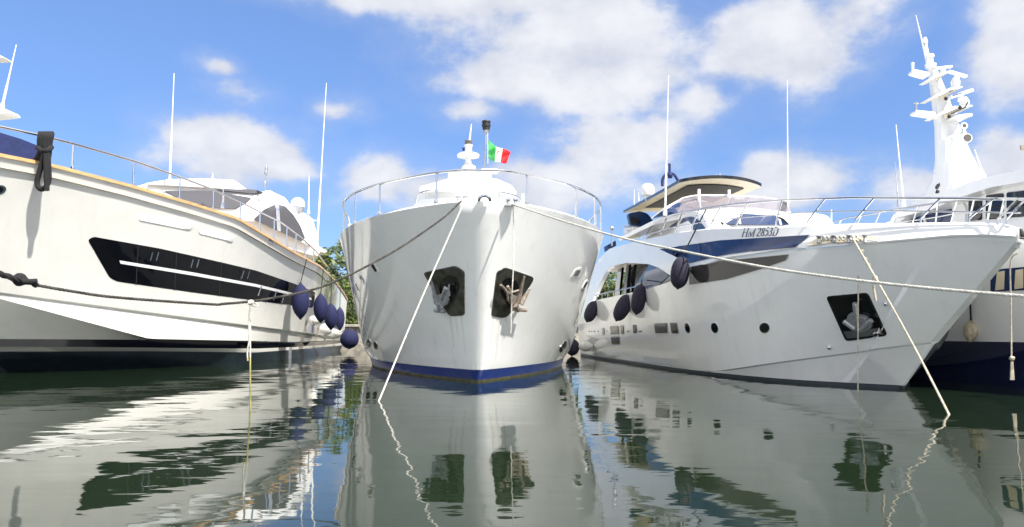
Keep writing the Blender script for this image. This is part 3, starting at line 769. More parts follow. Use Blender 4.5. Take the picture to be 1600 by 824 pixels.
for k2 in range(14):
    a = 2*math.pi*k2/14; pts.append(flag_pt(.52+.1*math.sin(a), .46+.26*math.cos(a)*(1-.15*math.sin(a)**2))+Vector((0, -.03, 0)))
mb.add(pts+[p+Vector((0, .06, 0)) for p in pts], [tuple(range(14)), tuple(range(27, 13, -1))])
cr = obj('crest', mb, FCREST); cr.parent = fl
for v in cr.data.vertices: v.co -= fl.location
# small deck things
mb = MB(); mb.tube([at(817, 321, 17.5), at(817, 303, 17.5)], .03, 8); obj('jack_staff', mb, WHITE, CY)
mb = MB(); mb.lathe([(.16, -.1), (.2, .05), (.12, .14)], at(551, 362, 19.6), n=14); mb.tube([at(546, 358, 19.6), at(546, 350, 19.6)], .04, 8); obj('deck_cleat', mb, WHITE, CY)

# ================================================================== RIGHT YACHT
ro = water_pt(1410, 608); RB = Boat(ro, -0.10, -1)
RY = thing('motor_yacht', 'white flybridge yacht with dark blue side glass and cream hardtop, right of the middle', 'yacht', RB.O, 'yachts moored bow-out in the harbour')
wt_ = [RB.L(water_pt(*p)) for p in ((1410, 608), (1250, 599), (1134, 588.5), (1050, 578), (968, 565.5), (907, 556))]
wt_[0] = (0, .03); REND = wt_[-1][0]
r_wl_b = lambda a: sinterp(wt_, a)
LENDsave = LEND; LEND = REND
r_sh_b = planb(-3.15, 2.85, 11.0, 2.4, 12, wt_[-1][1]+.12, .06)
R_T2 = [(1660, 384), (1605, 377), (1584, 372.5), (1540, 370), (1489, 371), (1365, 382), (1241, 390.5), (1130, 406), (1081, 424), (1045, 441), (1008, 453), (933, 469), (905, 477), (880, 482)]
R_T1 = [(1660, 385), (1605, 369), (1590, 359.5), (1570, 354), (1540, 351), (1489, 350), (1336, 351.5), (1200, 356), (1108, 358.5), (1060, 364), (1001, 374), (943, 392)]
R_C1 = [(1640, 455), (1427, 541), (1324, 556), (1220, 572.5), (1134, 587), (1100, 582), (1050, 572), (968, 561), (900, 551)]
R_C2 = [(1640, 430), (1427, 505), (1300, 509), (1200, 514), (1120, 529), (1080, 541), (989, 564), (968, 563), (900, 553)]
n = 80
sh = mkrow(RB, -3.15, REND, r_sh_b, R_T2, n)
wl = [(a, r_wl_b(a), -.02) for a in stations(0, REND, n, 1.5)]
# chine that climbs out of the water towards the bow
def chine_row(a0, z0, a1, bs):
    out = []
    for a in stations(a0, REND, n, 1.5):
        t = min(1, max(0, (a-a0)/(a1-a0))); z = .09 + (z0-.09)*(1-t)**1.15
        b0 = r_wl_b(max(a, 0)) if a > 0 else 0
        out.append((a, max(.04, bs(a)), z))
    return out
ch_b = planb(-1.05, 2.7, 6.8, 2.0, 12, wt_[-1][1]+.03, .04)
ch = []
for a in stations(-1.0, REND, n, 1.5):
    t = min(1, max(0, (a+1.0)/5.6)); z = .10 + .82*(1-t)**1.2; b = max(.04, ch_b(a)) if a < 0 else max(ch_b(a)*(1-t)+ (r_wl_b(a)+.03)*t, r_wl_b(a)+.03)
    ch.append((a, b, z))
bt_ = [(a, r_wl_b(a)+.005, .07) for a in stations(-.06, REND, n, 1.5)]; bt_[0] = (bt_[0][0], .03, .07)
rk = [(a+.5, b*.6, -.8) for a, b, z in wl]
mid = lerp_rows(sh, ch, 10, lambda t: 1.3 - .75*min(1, max(0, (t-.06)*2.2)))
ch2 = [(a+.01, max(.02, b-.06), z-.025) for a, b, z in ch]
rows = [sh]+mid+[ch, ch2, bt_, wl, rk]
mbR = hull_mesh(RB, rows, [0]*10+[0, 0, 1, 1, 1], 0, .05, 2)
obj('hull', mbR, [GEL, DARKBOOT, WHITE], RY, angle=14)
# bulwark: leans inboard, rounded cap
r_top_b = lambda a: max(.05, r_sh_b(a)-.17-.05*min(1, max(0, a+3)))
R_A1 = a_at_px(RB, r_top_b, R_T1, 1062, 0, 12)
S1 = stations(-3.15, R_A1, 60, 1.4)
lowr = [(a, r_sh_b(a)+.012, RB.zfit(a, r_sh_b(a), R_T2)+.004) for a in S1]
topr = [(a, r_top_b(a), RB.zfit(a, r_top_b(a), R_T1)) for a in S1]
b2 = [(a, b+.02, z+.035) for a, b, z in lowr]
mids = lerp_rows(topr, b2, 5, lambda t: .8)
cap2 = [(a+.02, max(.03, b-.06), z+.03) for a, b, z in topr]; cap3 = [(a+.05, max(.02, b-.22), z+.03) for a, b, z in topr]; cap4 = [(a+.06, max(.01, b-.24), z-.28) for a, b, z in topr]
mbB = MB(); rowsB = [cap4, cap3, cap2, topr]+mids+[b2, lowr]
for sg in (1, -1):
    g = [[RB.W(p[0], sg*p[1], p[2]) for p in r] for r in rowsB]; mbB.grid(g); mbB.grid([[r[0] for r in g], [r[0]+RB.d*.02 for r in g]])
mbB.grid([[RB.W(p[0], p[1], p[2]) for p in cap4], [RB.W(p[0], -p[1], p[2]) for p in cap4]])
obj('bulwark', mbB, WHITE, RY, angle=40)
mball = MB(); mball.add(mbR.v, mbR.f); mball.add(mbB.v, mbB.f)
skR = Skin(mball)
obj('bulwark_glass', skR.patch([(1030, 389.5), (1127, 376), (1266, 368), (1243, 387), (1170, 393.5), (1127, 400), (1078, 411.5), (1059, 403)], .02, 6), GLASSB, RY)
lw = obj('lower_side_glass', skR.patch([(1078, 418), (1127, 408), (1233, 397.5), (1228, 406.5), (1196, 418), (1136, 436), (1078, 445)], .02, 6), GLASSG, RY)
# bow fairlead opening with bollards
fo = obj('fairlead_opening', skR.patch([(1242, 390), (1268, 369.5), (1383, 370), (1370, 377.5), (1330, 382)], .015, 5), WHITE, RY)
obj('opening_liner', skR.patch([(1262, 385), (1279, 371), (1378, 371.5), (1366, 376.5), (1330, 379.5)], .024, 5), CREAM, fo)
for x in (1283, 1306, 1330, 1354):
    mb = MB(); P = skR.hit(x, 377, .07); mb.lathe([(.05, -.07), (.035, -.04), (.025, 0), (.035, .03), (.055, .055), (.045, .065)], P, n=12); obj('bollard', mb, GALV, fo)
mb = MB()
for k2 in range(9):
    x = 1290+k2*6.5; mb.tube(catmull([skR.hit(x-4, 379, .06), skR.hit(x, 372.5+k2 % 2, .08), skR.hit(x+5, 379.5, .06)], 4), .02, 6)
obj('mooring_line_heap', mb, ROPEW, fo)
# registration lettering
def glyph(ch):
    H = {'H': [((0, 0), (0, 1), 1), ((.62, 0), (.62, 1), 1), ((0, .5), (.62, .5), .4), ((-.1, 0), (.12, 0), .4), ((-.1, 1), (.12, 1), .4), ((.5, 0), (.74, 0), .4), ((.5, 1), (.74, 1), .4)],
         'M': [((0, 0), (0, 1), .5), ((0, 1), (.38, 0), 1), ((.38, 0), (.78, 1), .5), ((.78, 1), (.78, 0), 1), ((-.1, 0), (.1, 0), .4), ((.66, 0), (.9, 0), .4)],
         '2': [((.02, .75), (.1, .95), .6), ((.1, .95), (.28, 1), .7), ((.28, 1), (.44, .9), .9), ((.44, .9), (.44, .65), 1), ((.44, .65), (0, .03), .7), ((0, .03), (.5, .03), .9)],
         '8': [((.25, .52), (.06, .7), .8), ((.06, .7), (.1, .92), .8), ((.1, .92), (.25, 1), .6), ((.25, 1), (.42, .92), .6), ((.42, .92), (.44, .7), .8), ((.44, .7), (.25, .52), .8), ((.25, .52), (.02, .3), .9), ((.02, .3), (.08, .06), .9), ((.08, .06), (.25, 0), .6), ((.25, 0), (.44, .07), .6), ((.44, .07), (.48, .3), .9), ((.48, .3), (.25, .52), .9)],
         '5': [((.46, 1), (.12, 1), .8), ((.12, 1), (.06, .58), .6), ((.06, .58), (.28, .64), .7), ((.28, .64), (.46, .48), .9), ((.46, .48), (.46, .2), 1), ((.46, .2), (.3, .02), .8), ((.3, .02), (.02, .08), .7)],
         '3': [((.04, .85), (.2, 1), .7), ((.2, 1), (.4, .9), .8), ((.4, .9), (.4, .65), .9), ((.4, .65), (.2, .54), .7), ((.2, .54), (.44, .4), .7), ((.44, .4), (.46, .18), 1), ((.46, .18), (.26, 0), .8), ((.26, 0), (.02, .1), .7)],
         'D': [((.02, 0), (.02, 1), 1), ((.02, 1), (.36, 1), .5), ((.36, 1), (.6, .78), .8), ((.6, .78), (.64, .4), 1), ((.64, .4), (.5, .1), .9), ((.5, .1), (.28, 0), .6), ((.28, 0), (.02, 0), .5), ((-.1, 0), (.02, 0), .4), ((-.1, 1), (.02, 1), .4)]}
    return H[ch]
mb = MB(); x = 1160.0
for chh, adv in (('H', 9.5), ('M', 12.5), ('2', 6.3), ('8', 6.0), ('5', 6.0), ('3', 7.4), ('D', 9)):
    for a, b, wd in glyph(chh):
        def gp(q): return Vector((x + q[0]*9.5 + q[1]*3.6, 370.2 - (x-1160)*.035 - q[1]*13.2))
        A, B = gp(a), gp(b); d = (B-A).normalized(); nn = Vector((-d.y, d.x))*wd*.85; A -= d*.3; B += d*.3
        skR.patch([tuple(A+nn), tuple(B+nn), tuple(B-nn), tuple(A-nn)], .006, 30, mb=mb, thick=.003)
    x += adv
obj('registration_lettering', mb, INK, RY, smooth=False)
# bow anchor pocket
pq = [(1291, 463), (1356, 457), (1387, 524), (1322, 533)]
ap = obj('anchor_pocket', skR.patch(rounded(pq, 6), .02, 6, thick=.03), BLACK, RY)
pq2 = [(1296, 466), (1353, 461), (1381, 521), (1325, 528)]
obj('pocket_liner', skR.patch(rounded(pq2, 5), .03, 6), GLASSD, ap)
obj('steel_lip', skR.patch(rounded([(1319, 517), (1376, 511), (1381, 521), (1325, 528)], 2), .04, 6), CHROME, ap)
mb = MB()
hs = lambda q, off, th: mb.slab(q, lambda x, y: skR.hit(x, y, off), skR.normal(1340, 490)*(-th), 0, 8)
hs(rounded([(1330, 487), (1356, 492), (1366, 508), (1352, 515), (1336, 512), (1326, 500)], 4), .13, .1)
for a, b, r in (((1341, 470), (1344, 505), .05), ((1323, 498), (1340, 510), .05), ((1366, 496), (1350, 511), .05)): mb.tube([skR.hit(*a, .12), skR.hit(*b, .12)], r, 8)
obj('anchor', mb, GALV, ap, bevel=.01)
for x, y in ((1384, 474.5), (1296, 543)): 
    mb = MB(); mb.ball(skR.hit(x, y, .01), .045, n=12); obj('hull_drain', mb, CHROME, RY)
# portholes
for x, rx in ((1195, 8), (1117, 5.4), (1074.5, 4)): porthole(skR, RY, x, 512.5, rx, 8.4, -.25, fr=1.5)
for q, g in (([(1022, 505), (1043, 504.5), (1044.5, 521), (1024, 521.5)], GLASSG), ([(1047, 504), (1058, 504), (1061, 521.5), (1050, 521.5)], GLASSG), ([(989, 507.5), (994.5, 507), (996, 521), (990.5, 521.5)], GLASSD),
             ([(953, 509.5), (967, 509), (968, 523), (954.5, 523)], AMBER), ([(969.5, 508.5), (974.5, 508), (975.5, 522.5), (971, 522.5)], AMBER), ([(954.5, 526), (968.5, 525), (969.5, 538.5), (956, 538.5)], AMBER), ([(940.5, 512.5), (944.5, 512.5), (945.5, 523), (941.5, 523)], AMBER)):
    o = sqport(skR, RY, q, g, .86, 1.2, frame=GALV)
mb = MB()
for x in (921, 925, 929, 935, 948.5, 981, 983.5, 999, 1002): mb.ball(skR.hit(x, 518, 0), .03, n=8)
obj('vent_outlets', mb, RUBBER, RY)
# side arch aft of the bulwark with its opening
sideR = RB.side(2.5); inb = RB.nv*(-.16)
outer = [(904, 480), (912, 452), (925, 424), (938, 402), (952, 389), (1001, 375), (1064, 363), (1082, 361), (1082, 408), (1075, 412), (1064, 418), (1052, 432), (1046, 430), (1030, 419), (1013, 413), (979, 411), (960, 415), (948, 422), (936, 446), (927, 469)]
mb = MB(); mb.slab(outer, sideR, inb, 0, 7); obj('side_arch', mb, WHITE, RY, bevel=.03)
mb = MB(); mb.slab([(1046, 429), (1030, 419), (1014, 413), (1006, 430), (1000, 456), (1010, 454), (1026, 449)], RB.side(2.42), inb*.3, 0, 7); obj('arch_glass', mb, GLASSB, RY)
# deck house behind the opening
mb = MB(); mb.slab([(975, 470), (985, 418), (1002, 407), (1060, 405), (1075, 450), (1040, 466)], RB.side(1.75), RB.nv*(-3.4), 0, 8); obj('deck_house', mb, GLASSD, RY)
mb = MB(); mb.slab([(944, 425), (960, 414), (1014, 410), (1050, 418), (1075, 410), (1075, 402), (1000, 404), (960, 408)], RB.side(2.34), RB.nv*(-4.4), 0, 8); obj('deck_head', mb, CREAM, RY)
for x0, x1 in ((966, 972), (979, 983)):
    mb = MB(); mb.slab([(x0, 412), (x1, 412), (x1-6, 470), (x0-7, 472)], RB.side(1.9), RB.nv*(-.1), 0, 20); obj('pillar', mb, BLACK, RY)
mb = MB(); sr = RB.side(2.6)
for k2 in range(8):
    x = 932+k2*9; mb.tube([sr(x, interp(R_T2, x)), sr(x, interp(R_T2, x)-8)], .018, 6)
mb.tube([sr(x, interp(R_T2, x)-8) for x in range(930, 1004, 6)], .022, 6); obj('bulwark_rail', mb, CHROME, RY)
# foredeck guard rail, two wires high
R_RAIL = [(1700, 318), (1600, 311.5), (1500, 310), (1333, 309), (1222, 312.5), (1150, 319), (1111, 324), (1049, 336), (1004, 358), (990, 372)]
R_MID = [(1700, 340), (1600, 333), (1400, 329.5), (1275, 330.5), (1200, 337), (1150, 341), (1111, 345), (1049, 356), (1004, 369)]
rr_b = lambda a: max(.06, r_top_b(a)-.02)
RA1 = a_at_px(RB, rr_b, R_RAIL, 1003, 2, 14)
mb = MB(); up_ = [(a, rr_b(a), RB.zfit(a, rr_b(a), R_RAIL)) for a in stations(-3.2, RA1, 60, 1.4)]
rail_tube(RB, up_, .022, mb); md = [(a, rr_b(a), RB.zfit(a, rr_b(a), R_MID)) for a in stations(-3.1, RA1, 60, 1.4)]; rail_tube(RB, md, .013, mb)
gr = obj('guard_rail', mb, CHROME, RY)
for pt, pb in ((1222, 1213), (1290, 1261), (1367, 1338), (1470, 1441), (1550, 1517), (1596, 1559), (1169, 1151), (1127, 1111), (1093, 1081), (1065, 1056), (1042, 1033), (1020, 1010)):
    at_ = a_at_px(RB, rr_b, R_RAIL, pt, -3.2, RA1+.3); ab = a_at_px(RB, rr_b, R_T1, pb, -3.2, RA1+.5)
    zt = RB.zfit(at_, rr_b(at_), R_RAIL); zb = RB.zfit(ab, rr_b(ab), R_T1)
    for sg in (1, -1):
        A = RB.W(ab, sg*rr_b(ab), zb+.02); B = RB.W(at_, sg*rr_b(at_), zt); mb = MB(); mb.tube([A, A+Vector((0, 0, .08)), B], .018, 8); obj('stanchion', mb, CHROME, gr)
# pilothouse and flybridge
aR = RB.d
yp = lambda x, y: 19.0 + ((x-1175)/110)**2*1.6 + max(0, 350-y)*.04
mb = MB(); mb.slab([(1060, 372), (1075, 345), (1097, 329), (1130, 325), (1182, 325.5), (1237, 333), (1276, 344), (1292, 352), (1290, 372)], yp, aR*5); obj('pilothouse', mb, WHITE, RY, bevel=.05)
mb = MB(); mb.slab([(1099, 333), (1155, 333.5), (1210, 337), (1265, 342), (1288, 350), (1262, 352), (1127, 350), (1113, 350)], lambda x, y: yp(x, y)-.05, aR*.1); ws = obj('windscreen', mb, GLASSB, RY)
for q in ([(1154, 333.5), (1156, 333.5), (1158, 350), (1155.5, 350)], [(1215, 337), (1217.5, 337), (1222, 351), (1219, 351)]):
    mb = MB(); mb.slab(q, lambda x, y: yp(x, y)-.09, aR*.05); obj('mullion', mb, WHITE, ws)
mb = MB(); P = [at(x, y, yp(x, y)-.15) for x, y in ((1232, 351), (1224, 343), (1215, 339))]; mb.tube(P, .025, 6)
P = [at(x, y, yp(x, y)-.15) for x, y in ((1130, 350), (1118, 342), (1107, 336))]; mb.tube(P, .025, 6); obj('wiper', mb, RUBBER, ws)
mb = MB(); mb.slab(rounded([(1015, 378), (1030, 360), (1045, 346), (1064, 334), (1085, 330), (1098, 334), (1106, 352), (1112, 364)], 5), RB.side(2.0), RB.nv*(-3.5), 0, 8); obj('cabin_side', mb, WHITE, RY, bevel=.06)
mb = MB(); mb.slab(rounded([(1036, 366), (1049, 352), (1066, 341), (1080, 338.5), (1088, 342), (1101, 357), (1098, 361)], 3), RB.side(2.03), RB.nv*(-.05), 0, 8); cs = obj('side_window', mb, GLASSB, RY)
mb = MB(); mb.slab([(1052, 364), (1054, 364), (1066, 341), (1064, 341.5)], RB.side(2.05), RB.nv*(-.04), 0, 8); obj('mullion', mb, WHITE, cs)
yf = lambda x, y: 20.3 + ((x-1140)/110)**2*1.2 + max(0, 330-y)*.05
mb = MB(); mb.slab([(1016, 347), (1045, 334), (1098, 324), (1140, 320), (1235, 330), (1240, 342), (1180, 336), (1098, 335), (1050, 345), (1020, 352)], lambda x, y: yf(x, y)+.1, aR*4.0); obj('flybridge', mb, WHITE, RY, bevel=.05)
mb = MB(); mb.slab([(1018, 342), (1040, 325), (1067, 310), (1094, 305.5), (1130, 306), (1177, 308), (1232, 315.5), (1236, 331), (1180, 327), (1098, 326), (1050, 335)], yf, aR*.03); fs = obj('flybridge_screen', mb, TINT, RY)
mb = MB(); mb.tube([at(x, y, yf(x, y)-.01) for x, y in ((1018, 342), (1040, 325), (1067, 310), (1080, 307), (1094, 305.3), (1130, 305.6), (1177, 307.6), (1210, 311.5), (1234, 315.5))], .028, 8)
obj('screen_rail', mb, WHITE, fs)
mb = MB(); mb.slab([(1021, 341), (1040, 326), (1066, 311.5), (1059, 334), (1040, 337)], lambda x, y: yf(x, y)-.02, aR*.04); obj('screen_pane', mb, GLASSB, fs)
mb = MB(); mb.slab(rounded([(1067, 332), (1072, 316), (1094, 312), (1116, 318), (1116, 328)], 3), lambda x, y: yf(x, y)+.6, aR*.8); obj('helm_console', mb, WHITE, RY, bevel=.04)
mb = MB(); mb.slab(rounded([(1156, 326), (1160, 320), (1175, 319), (1180, 326)], 3), lambda x, y: yf(x, y)+.7, aR*.6); obj('helm_seat', mb, WHITE, RY, bevel=.04)
mb = MB(); mb.slab([(1222, 315), (1231, 316), (1228, 333), (1220, 330)], lambda x, y: yf(x, y)-.05, aR*.3); obj('screen_cover', mb, MESHC, RY)
# hardtop: a slab standing over the flybridge, level, black edged
A = at(1062, 285.5, 22.0); zt = A.z
def hp(px, Y): 
    u = (px-800)/F; return Vector((u*Y*1.03, Y, 0))
FL, FR, AL = at(1062, 285.5, 22.0), at(1190, 292, 22.3), at(974, 333, 28.2)
AR = AL + (FR-FL)*1.08
ht = MB(); NU, NV = 16, 14
def hpt(u, v, dz=0):
    f_ = FL.lerp(FR, u); f_.y -= .55*math.sin(math.pi*u)**.8*(1-v); a_ = AL.lerp(AR, u)
    p = f_.lerp(a_, v); e = (min(u, 1-u)*2); p.z = FL.z + (FR.z-FL.z)*u*(1-v) + (AL.z-FL.z)*v**1.7 + .07*(1-(1-e)**2.2) + dz
    return p
top = [[hpt(i/NU, j/NV, .10) for i in range(NU+1)] for j in range(NV+1)]; bot = [[hpt(i/NU, j/NV, -.02 if 0 < i < NU and 0 < j < NV else .0) for i in range(NU+1)] for j in range(NV+1)]
ht.grid(top, [0]*NV); ht.grid(bot, [1]*NV)
for a, b in ((top[0], bot[0]), (top[-1], bot[-1]), ([r[0] for r in top], [r[0] for r in bot]), ([r[-1] for r in top], [r[-1] for r in bot])): ht.grid([a, b], [2])
hto = obj('hardtop', ht, [BLACK, CREAM, BLACK], RY, angle=40)
sf = MB(); sr_ = [[hpt(.16+.70*i/10, .10+.68*j/10, -.05) for i in range(11)] for j in range(11)]; sf.grid(sr_, [0]*10); sf.grid([[p+Vector((0, 0, .02)) for p in r] for r in sr_], [0]*10)
obj('sunroof_panel', sf, RUBBER, hto)
for (x0, y0, x1, y1, Y, mm) in ((1092, 296, 1092, 326, 21.4, WHITE), (1139, 297, 1140, 328, 21.4, WHITE)):
    mb = MB(); mb.tube([at(x0, y0, Y), at(x1, y1, Y)], .045, 10); obj('hardtop_post', mb, mm, hto)
mb = MB(); mb.slab(rounded([(981, 334), (1000, 330), (1012, 334), (1021, 345), (1004, 355), (985, 352)], 3), 27.2, aR*.25); hf = obj('hardtop_fin', mb, GLASSB, hto, bevel=.02)
mb = MB(); mb.slab(rounded([(986, 339), (994, 340), (1001, 349), (988, 349)], 2), 27.15, aR*.04); obj('fin_window', mb, GLASSD, hf)
mb = MB(); P = catmull([at(1035, 291, 25), at(1035.5, 280, 25), at(1041, 272.5, 25), (at(1047, 271, 25)), at(1053, 273, 25), at(1058.5, 281, 25), at(1059, 287, 25)], 5); mb.tube(P, .05, 8)
mb.tube([at(1046.5, 271, 25), at(1046, 256, 25)], .045, 8); mb.lathe([(.07, -.12), (.1, -.03), (.06, .08)], at(1047, 273, 25), n=10); obj('antenna_hoop', mb, CANVAS, hto)
mb = MB(); c = at(1012, 306, 28.5); r = .27
mb.lathe([(r*.9, 0), (r, .1), (r, .25)]+[(r*math.cos(q*.3), .25+r*.9*math.sin(q*.3)) for q in range(1, 6)], c, n=20); mb.tube([c+Vector((0, 0, -.5)), c], .12, 10); obj('radar_dome', mb, WHITE, hto)
for p0, p1 in (((991, 320), (991, 296)), ((998, 314), (998, 301)), ((1119, 283), (1119, 273)), ((1125, 283), (1125, 271))): whip(hto, p0, p1, 26 if p0[0] < 1050 else 24, .018, False)
whip(RY, (1039, 336), (1044.5, 118), 21, .026); whip(RY, (1231, 334), (1230, 125), 21.5, .024)
mb = MB(); mb.tube([at(1299, 350, 14.5), at(1299, 328, 14.5)], .014, 6); mb.box(at(1298.5, 350, 14.5), (.06, .06, .06)); obj('jack_staff', mb, WHITE, RY)
# aft deck raft canister in its cradle
mb = MB(); Y = 28.5; c0, c1 = at(978, 366, Y), at(1001, 364, Y); ax = (c1-c0).normalized(); mb.tube([c0, c0+ax*.05, c1-ax*.05, c1], [.2, .23, .23, .2], 16); rc_ = obj('life_raft', mb, WHITE, RY)
mb = MB()
for x in (975, 988, 1002): mb.tube([at(x, 374, Y-.3), at(x, 355, Y-.3), at(x+1, 353, Y)], .022, 6)
mb.tube([at(975, 355, Y-.3), at(1002, 354, Y-.3)], .022, 6); mb.tube([at(975, 366, Y-.3), at(1002, 365, Y-.3)], .018, 6); obj('cradle', mb, CHROME, rc_)
mb = MB(); mb.slab([(944, 386), (962, 376), (963, 384), (945, 394)], 29.5, aR*.05); obj('wing_screen', mb, GLASSB, RY)
mb = MB(); mb.tube([at(956, 384, 29), at(956, 360, 29)], .03, 8); mb.ball(at(956, 357, 29), .09, n=10); obj('deck_lamp', mb, GALV, RY)
LEND = LENDsave

# ================================================================== FAR RIGHT YACHT
fo_ = Vector((13.5, 7.5, 0)); FB = Boat(fo_, -0.10, -1)
FY = thing('motor_yacht', 'tall navy hulled yacht with white upperworks and swept radar mast, at the right edge', 'yacht', FB.O, 'yachts moored bow-out in the harbour')
fp = [FB.L(water_pt(1600, 599)), FB.L(water_pt(1464, 590))]
f_b = lambda a: .05 + 3.0*(1-(1-min(max(a, 0)/11.5, 1))**2.2)
wlF = [(a, f_b(a)*.92, -.02) for a in stations(0, 26, 50, 1.4)]
nt = [(a, f_b(a+.3)*.96+.03, .93-.004*a) for a in stations(-.4, 26, 50, 1.4)]
s1F = [(a, f_b(a+1.0)*1.0+.06, 2.0) for a in stations(-1, 26, 50, 1.4)]
shF = [(a, f_b(a+1.8)*1.02+.12, 3.1-.01*a) for a in stations(-1.8, 26, 50, 1.4)]
kF = [(a, b*.6, -.8) for a, b, z in wlF]
mbF = hull_mesh(FB, [shF]+lerp_rows(shF, s1F, 3, lambda t: 1.1)+[s1F]+lerp_rows(s1F, nt, 3, lambda t: 1.0)+[nt, wlF, kF], [0]*6+[1, 1], 0, .05, 0)
obj('hull', mbF, [GEL, NAVY], FY, angle=30); skF = Skin(mbF)
hw = obj('hull_window', skF.patch(rounded([(1548, 424), (1568, 420), (1640, 414), (1640, 452), (1568, 455), (1548, 456)], 3), .01), GLASSB, FY)
obj('curtain', skF.patch([(1559, 425), (1571, 423), (1570, 452), (1556, 454)], .02), CREAM, hw)
obj('curtain', skF.patch([(1588, 422), (1600, 420), (1600, 450), (1586, 452)], .02), CREAM, hw)
sF = FB.side(2.25); inF = FB.nv*(-4.4)
mb = MB(); mb.slab([(1330, 375), (1378, 350), (1400, 341), (1470, 325), (1500, 307), (1550, 293), (1600, 285), (1720, 275), (1720, 400), (1330, 400)], sF, inF, 0, 12); dh = obj('deck_house', mb, WHITE, FY, bevel=.04)
for q in ([(1513, 311), (1533, 308.5), (1533, 344), (1513, 346)], [(1540, 305.5), (1566.5, 302), (1566.5, 341), (1540, 344)], [(1572.5, 301), (1610, 297), (1610, 338), (1572.5, 341)], [(1618, 296), (1660, 291), (1660, 334), (1618, 337)]):
    mb = MB(); mb.slab(rounded(q, 3), FB.side(2.28), FB.nv*(-.05), 0, 10); wo_ = obj('window', mb, GLASSD, dh)
    cx = sum(p[0] for p in q)/4; cy = sum(p[1] for p in q)/4
mb = MB(); mb.slab([(1408, 349), (1445, 333), (1486, 318), (1486, 350)], FB.side(2.28), FB.nv*(-.05), 0, 10); obj('window', mb, GLASSB, dh)
mb = MB(); mb.slab([(1440, 334), (1443, 333), (1448, 350), (1444, 350)], FB.side(2.3), FB.nv*(-.05), 0, 10); obj('mullion', mb, WHITE, dh)
mb = MB(); mb.slab(rounded([(1488, 350), (1488, 322), (1493, 316), (1503, 316), (1508, 324), (1508, 350)], 3), FB.side(2.3), FB.nv*(-.05), 0, 10); obj('door', mb, WHITE, dh, bevel=.01)
mb = MB(); mb.slab([(1400, 341), (1440, 322), (1478, 300), (1520, 283), (1560, 272.5), (1600, 265.5), (1720, 250), (1720, 268), (1600, 284), (1550, 292.5), (1500, 308), (1460, 326)], FB.side(2.7), FB.nv*(-5.2), 0, 10); obj('upper_deck', mb, WHITE, FY, bevel=.08)
mb = MB(); mb.slab(rounded([(1388, 352), (1394, 338), (1402, 330), (1426, 328), (1424, 334), (1402, 350)], 3), FB.side(2.5), FB.nv*(-4.8), 0, 10); obj('boat_deck_coaming', mb, WHITE, FY, bevel=.04)
# mast
MT = 21.0
mb = MB(); mb.slab([(1420, 320), (1444, 303), (1457, 278), (1461, 250), (1460, 200), (1454, 150), (1449, 107), (1460, 103), (1466, 112), (1478, 140), (1489, 170), (1501, 200), (1516, 236), (1533, 270), (1547, 292), (1545, 310)], lambda x, y: MT + (max(0, (1456+(y-110)*.168)-x)*.03 + max(0, x-(1456+(y-110)*.168))*.009), (.80, 1.3, .32), 0, 6); fm = obj('radar_mast', mb, WHITE, FY, angle=50)
def plat(poly, th=.9): 
    mb = MB(); mb.slab(rounded(poly, 3), MT-.35, (0, th, 0), 0, 9); return obj('mast_platform', mb, WHITE, fm, bevel=.02)
plat([(1428, 108), (1452, 113), (1452, 120), (1427, 112.5)], .3); plat([(1431, 172), (1462, 175), (1462, 182), (1430, 177)], .3)
plat([(1455, 120.5), (1478, 111), (1486, 111.5), (1463, 121.5)], .7); plat([(1460, 149), (1485, 137), (1504, 134.5), (1504.5, 137), (1487, 140), (1470, 149.5)], .8); plat([(1467, 177), (1490, 166), (1520, 164), (1520.5, 166.5), (1496, 169.5), (1476, 178)], .8)
for q in ([(1464, 122), (1480, 114), (1482, 114), (1466, 124)], [(1472, 150), (1494, 139), (1496, 139), (1475, 154)], [(1478, 179), (1504, 168.5), (1506, 168.5), (1481, 183)]):
    mb = MB(); mb.slab(q, MT-.2, (0, .12, 0), 0, 9); obj('mast_bracket', mb, CREAM, fm)
mb = MB()
for q in ((1478, 154), (1483, 182), (1500, 168)): mb.lathe([(.04, -.05), (.05, 0), (.03, .05)], at(q[0], q[1], MT-.4), n=8)
mb.tube([at(1486, 178, MT-.42), at(1508, 168, MT-.42), at(1512, 160, MT-.42)], .02, 6); obj('flood_lamp', mb, RUBBER, fm)
plat([(1492, 180), (1520, 177), (1520, 182), (1494, 184)]); plat([(1490, 209), (1505, 204), (1511, 206), (1508, 210)], .5)
for c_, s_, mrk in (((1474, 106), (27, 3.6), 0), ((1496, 116), (30, 4), 0), ((1502, 147), (38, 5.2), 1)):
    mb = MB(); P = at(*c_, MT-.2); kx = MT/F; ax = (Vector((1, 0, -.30 if not mrk else .33))).normalized()
    if c_[0] == 1474: ax = Vector((1, 0, .1)).normalized()
    ay = Vector((0, 1, 0)); az = ax.cross(ay)
    mb.box(P, (s_[0]*kx, .12, s_[1]*kx), 0, (ax, ay, az))
    if mrk: mb.box(P+Vector((-.15, -.062, -.03)), (s_[0]*kx*.45, .01, s_[1]*kx*.3), 1, (ax, ay, az))
    mb.tube([P, P+Vector((-.05, 0, -.22))], .07, 10); obj('radar_scanner', mb, [WHITE, BLUEMARK], fm, bevel=.015)
for c_, r in (((1493, 128), .11), ((1507, 159), .12)):
    mb = MB(); mb.lathe([(r, -.12), (r*1.1, 0), (r*.6, .12)], at(*c_, MT-.2), n=14); obj('scanner_gearbox', mb, WHITE, fm)
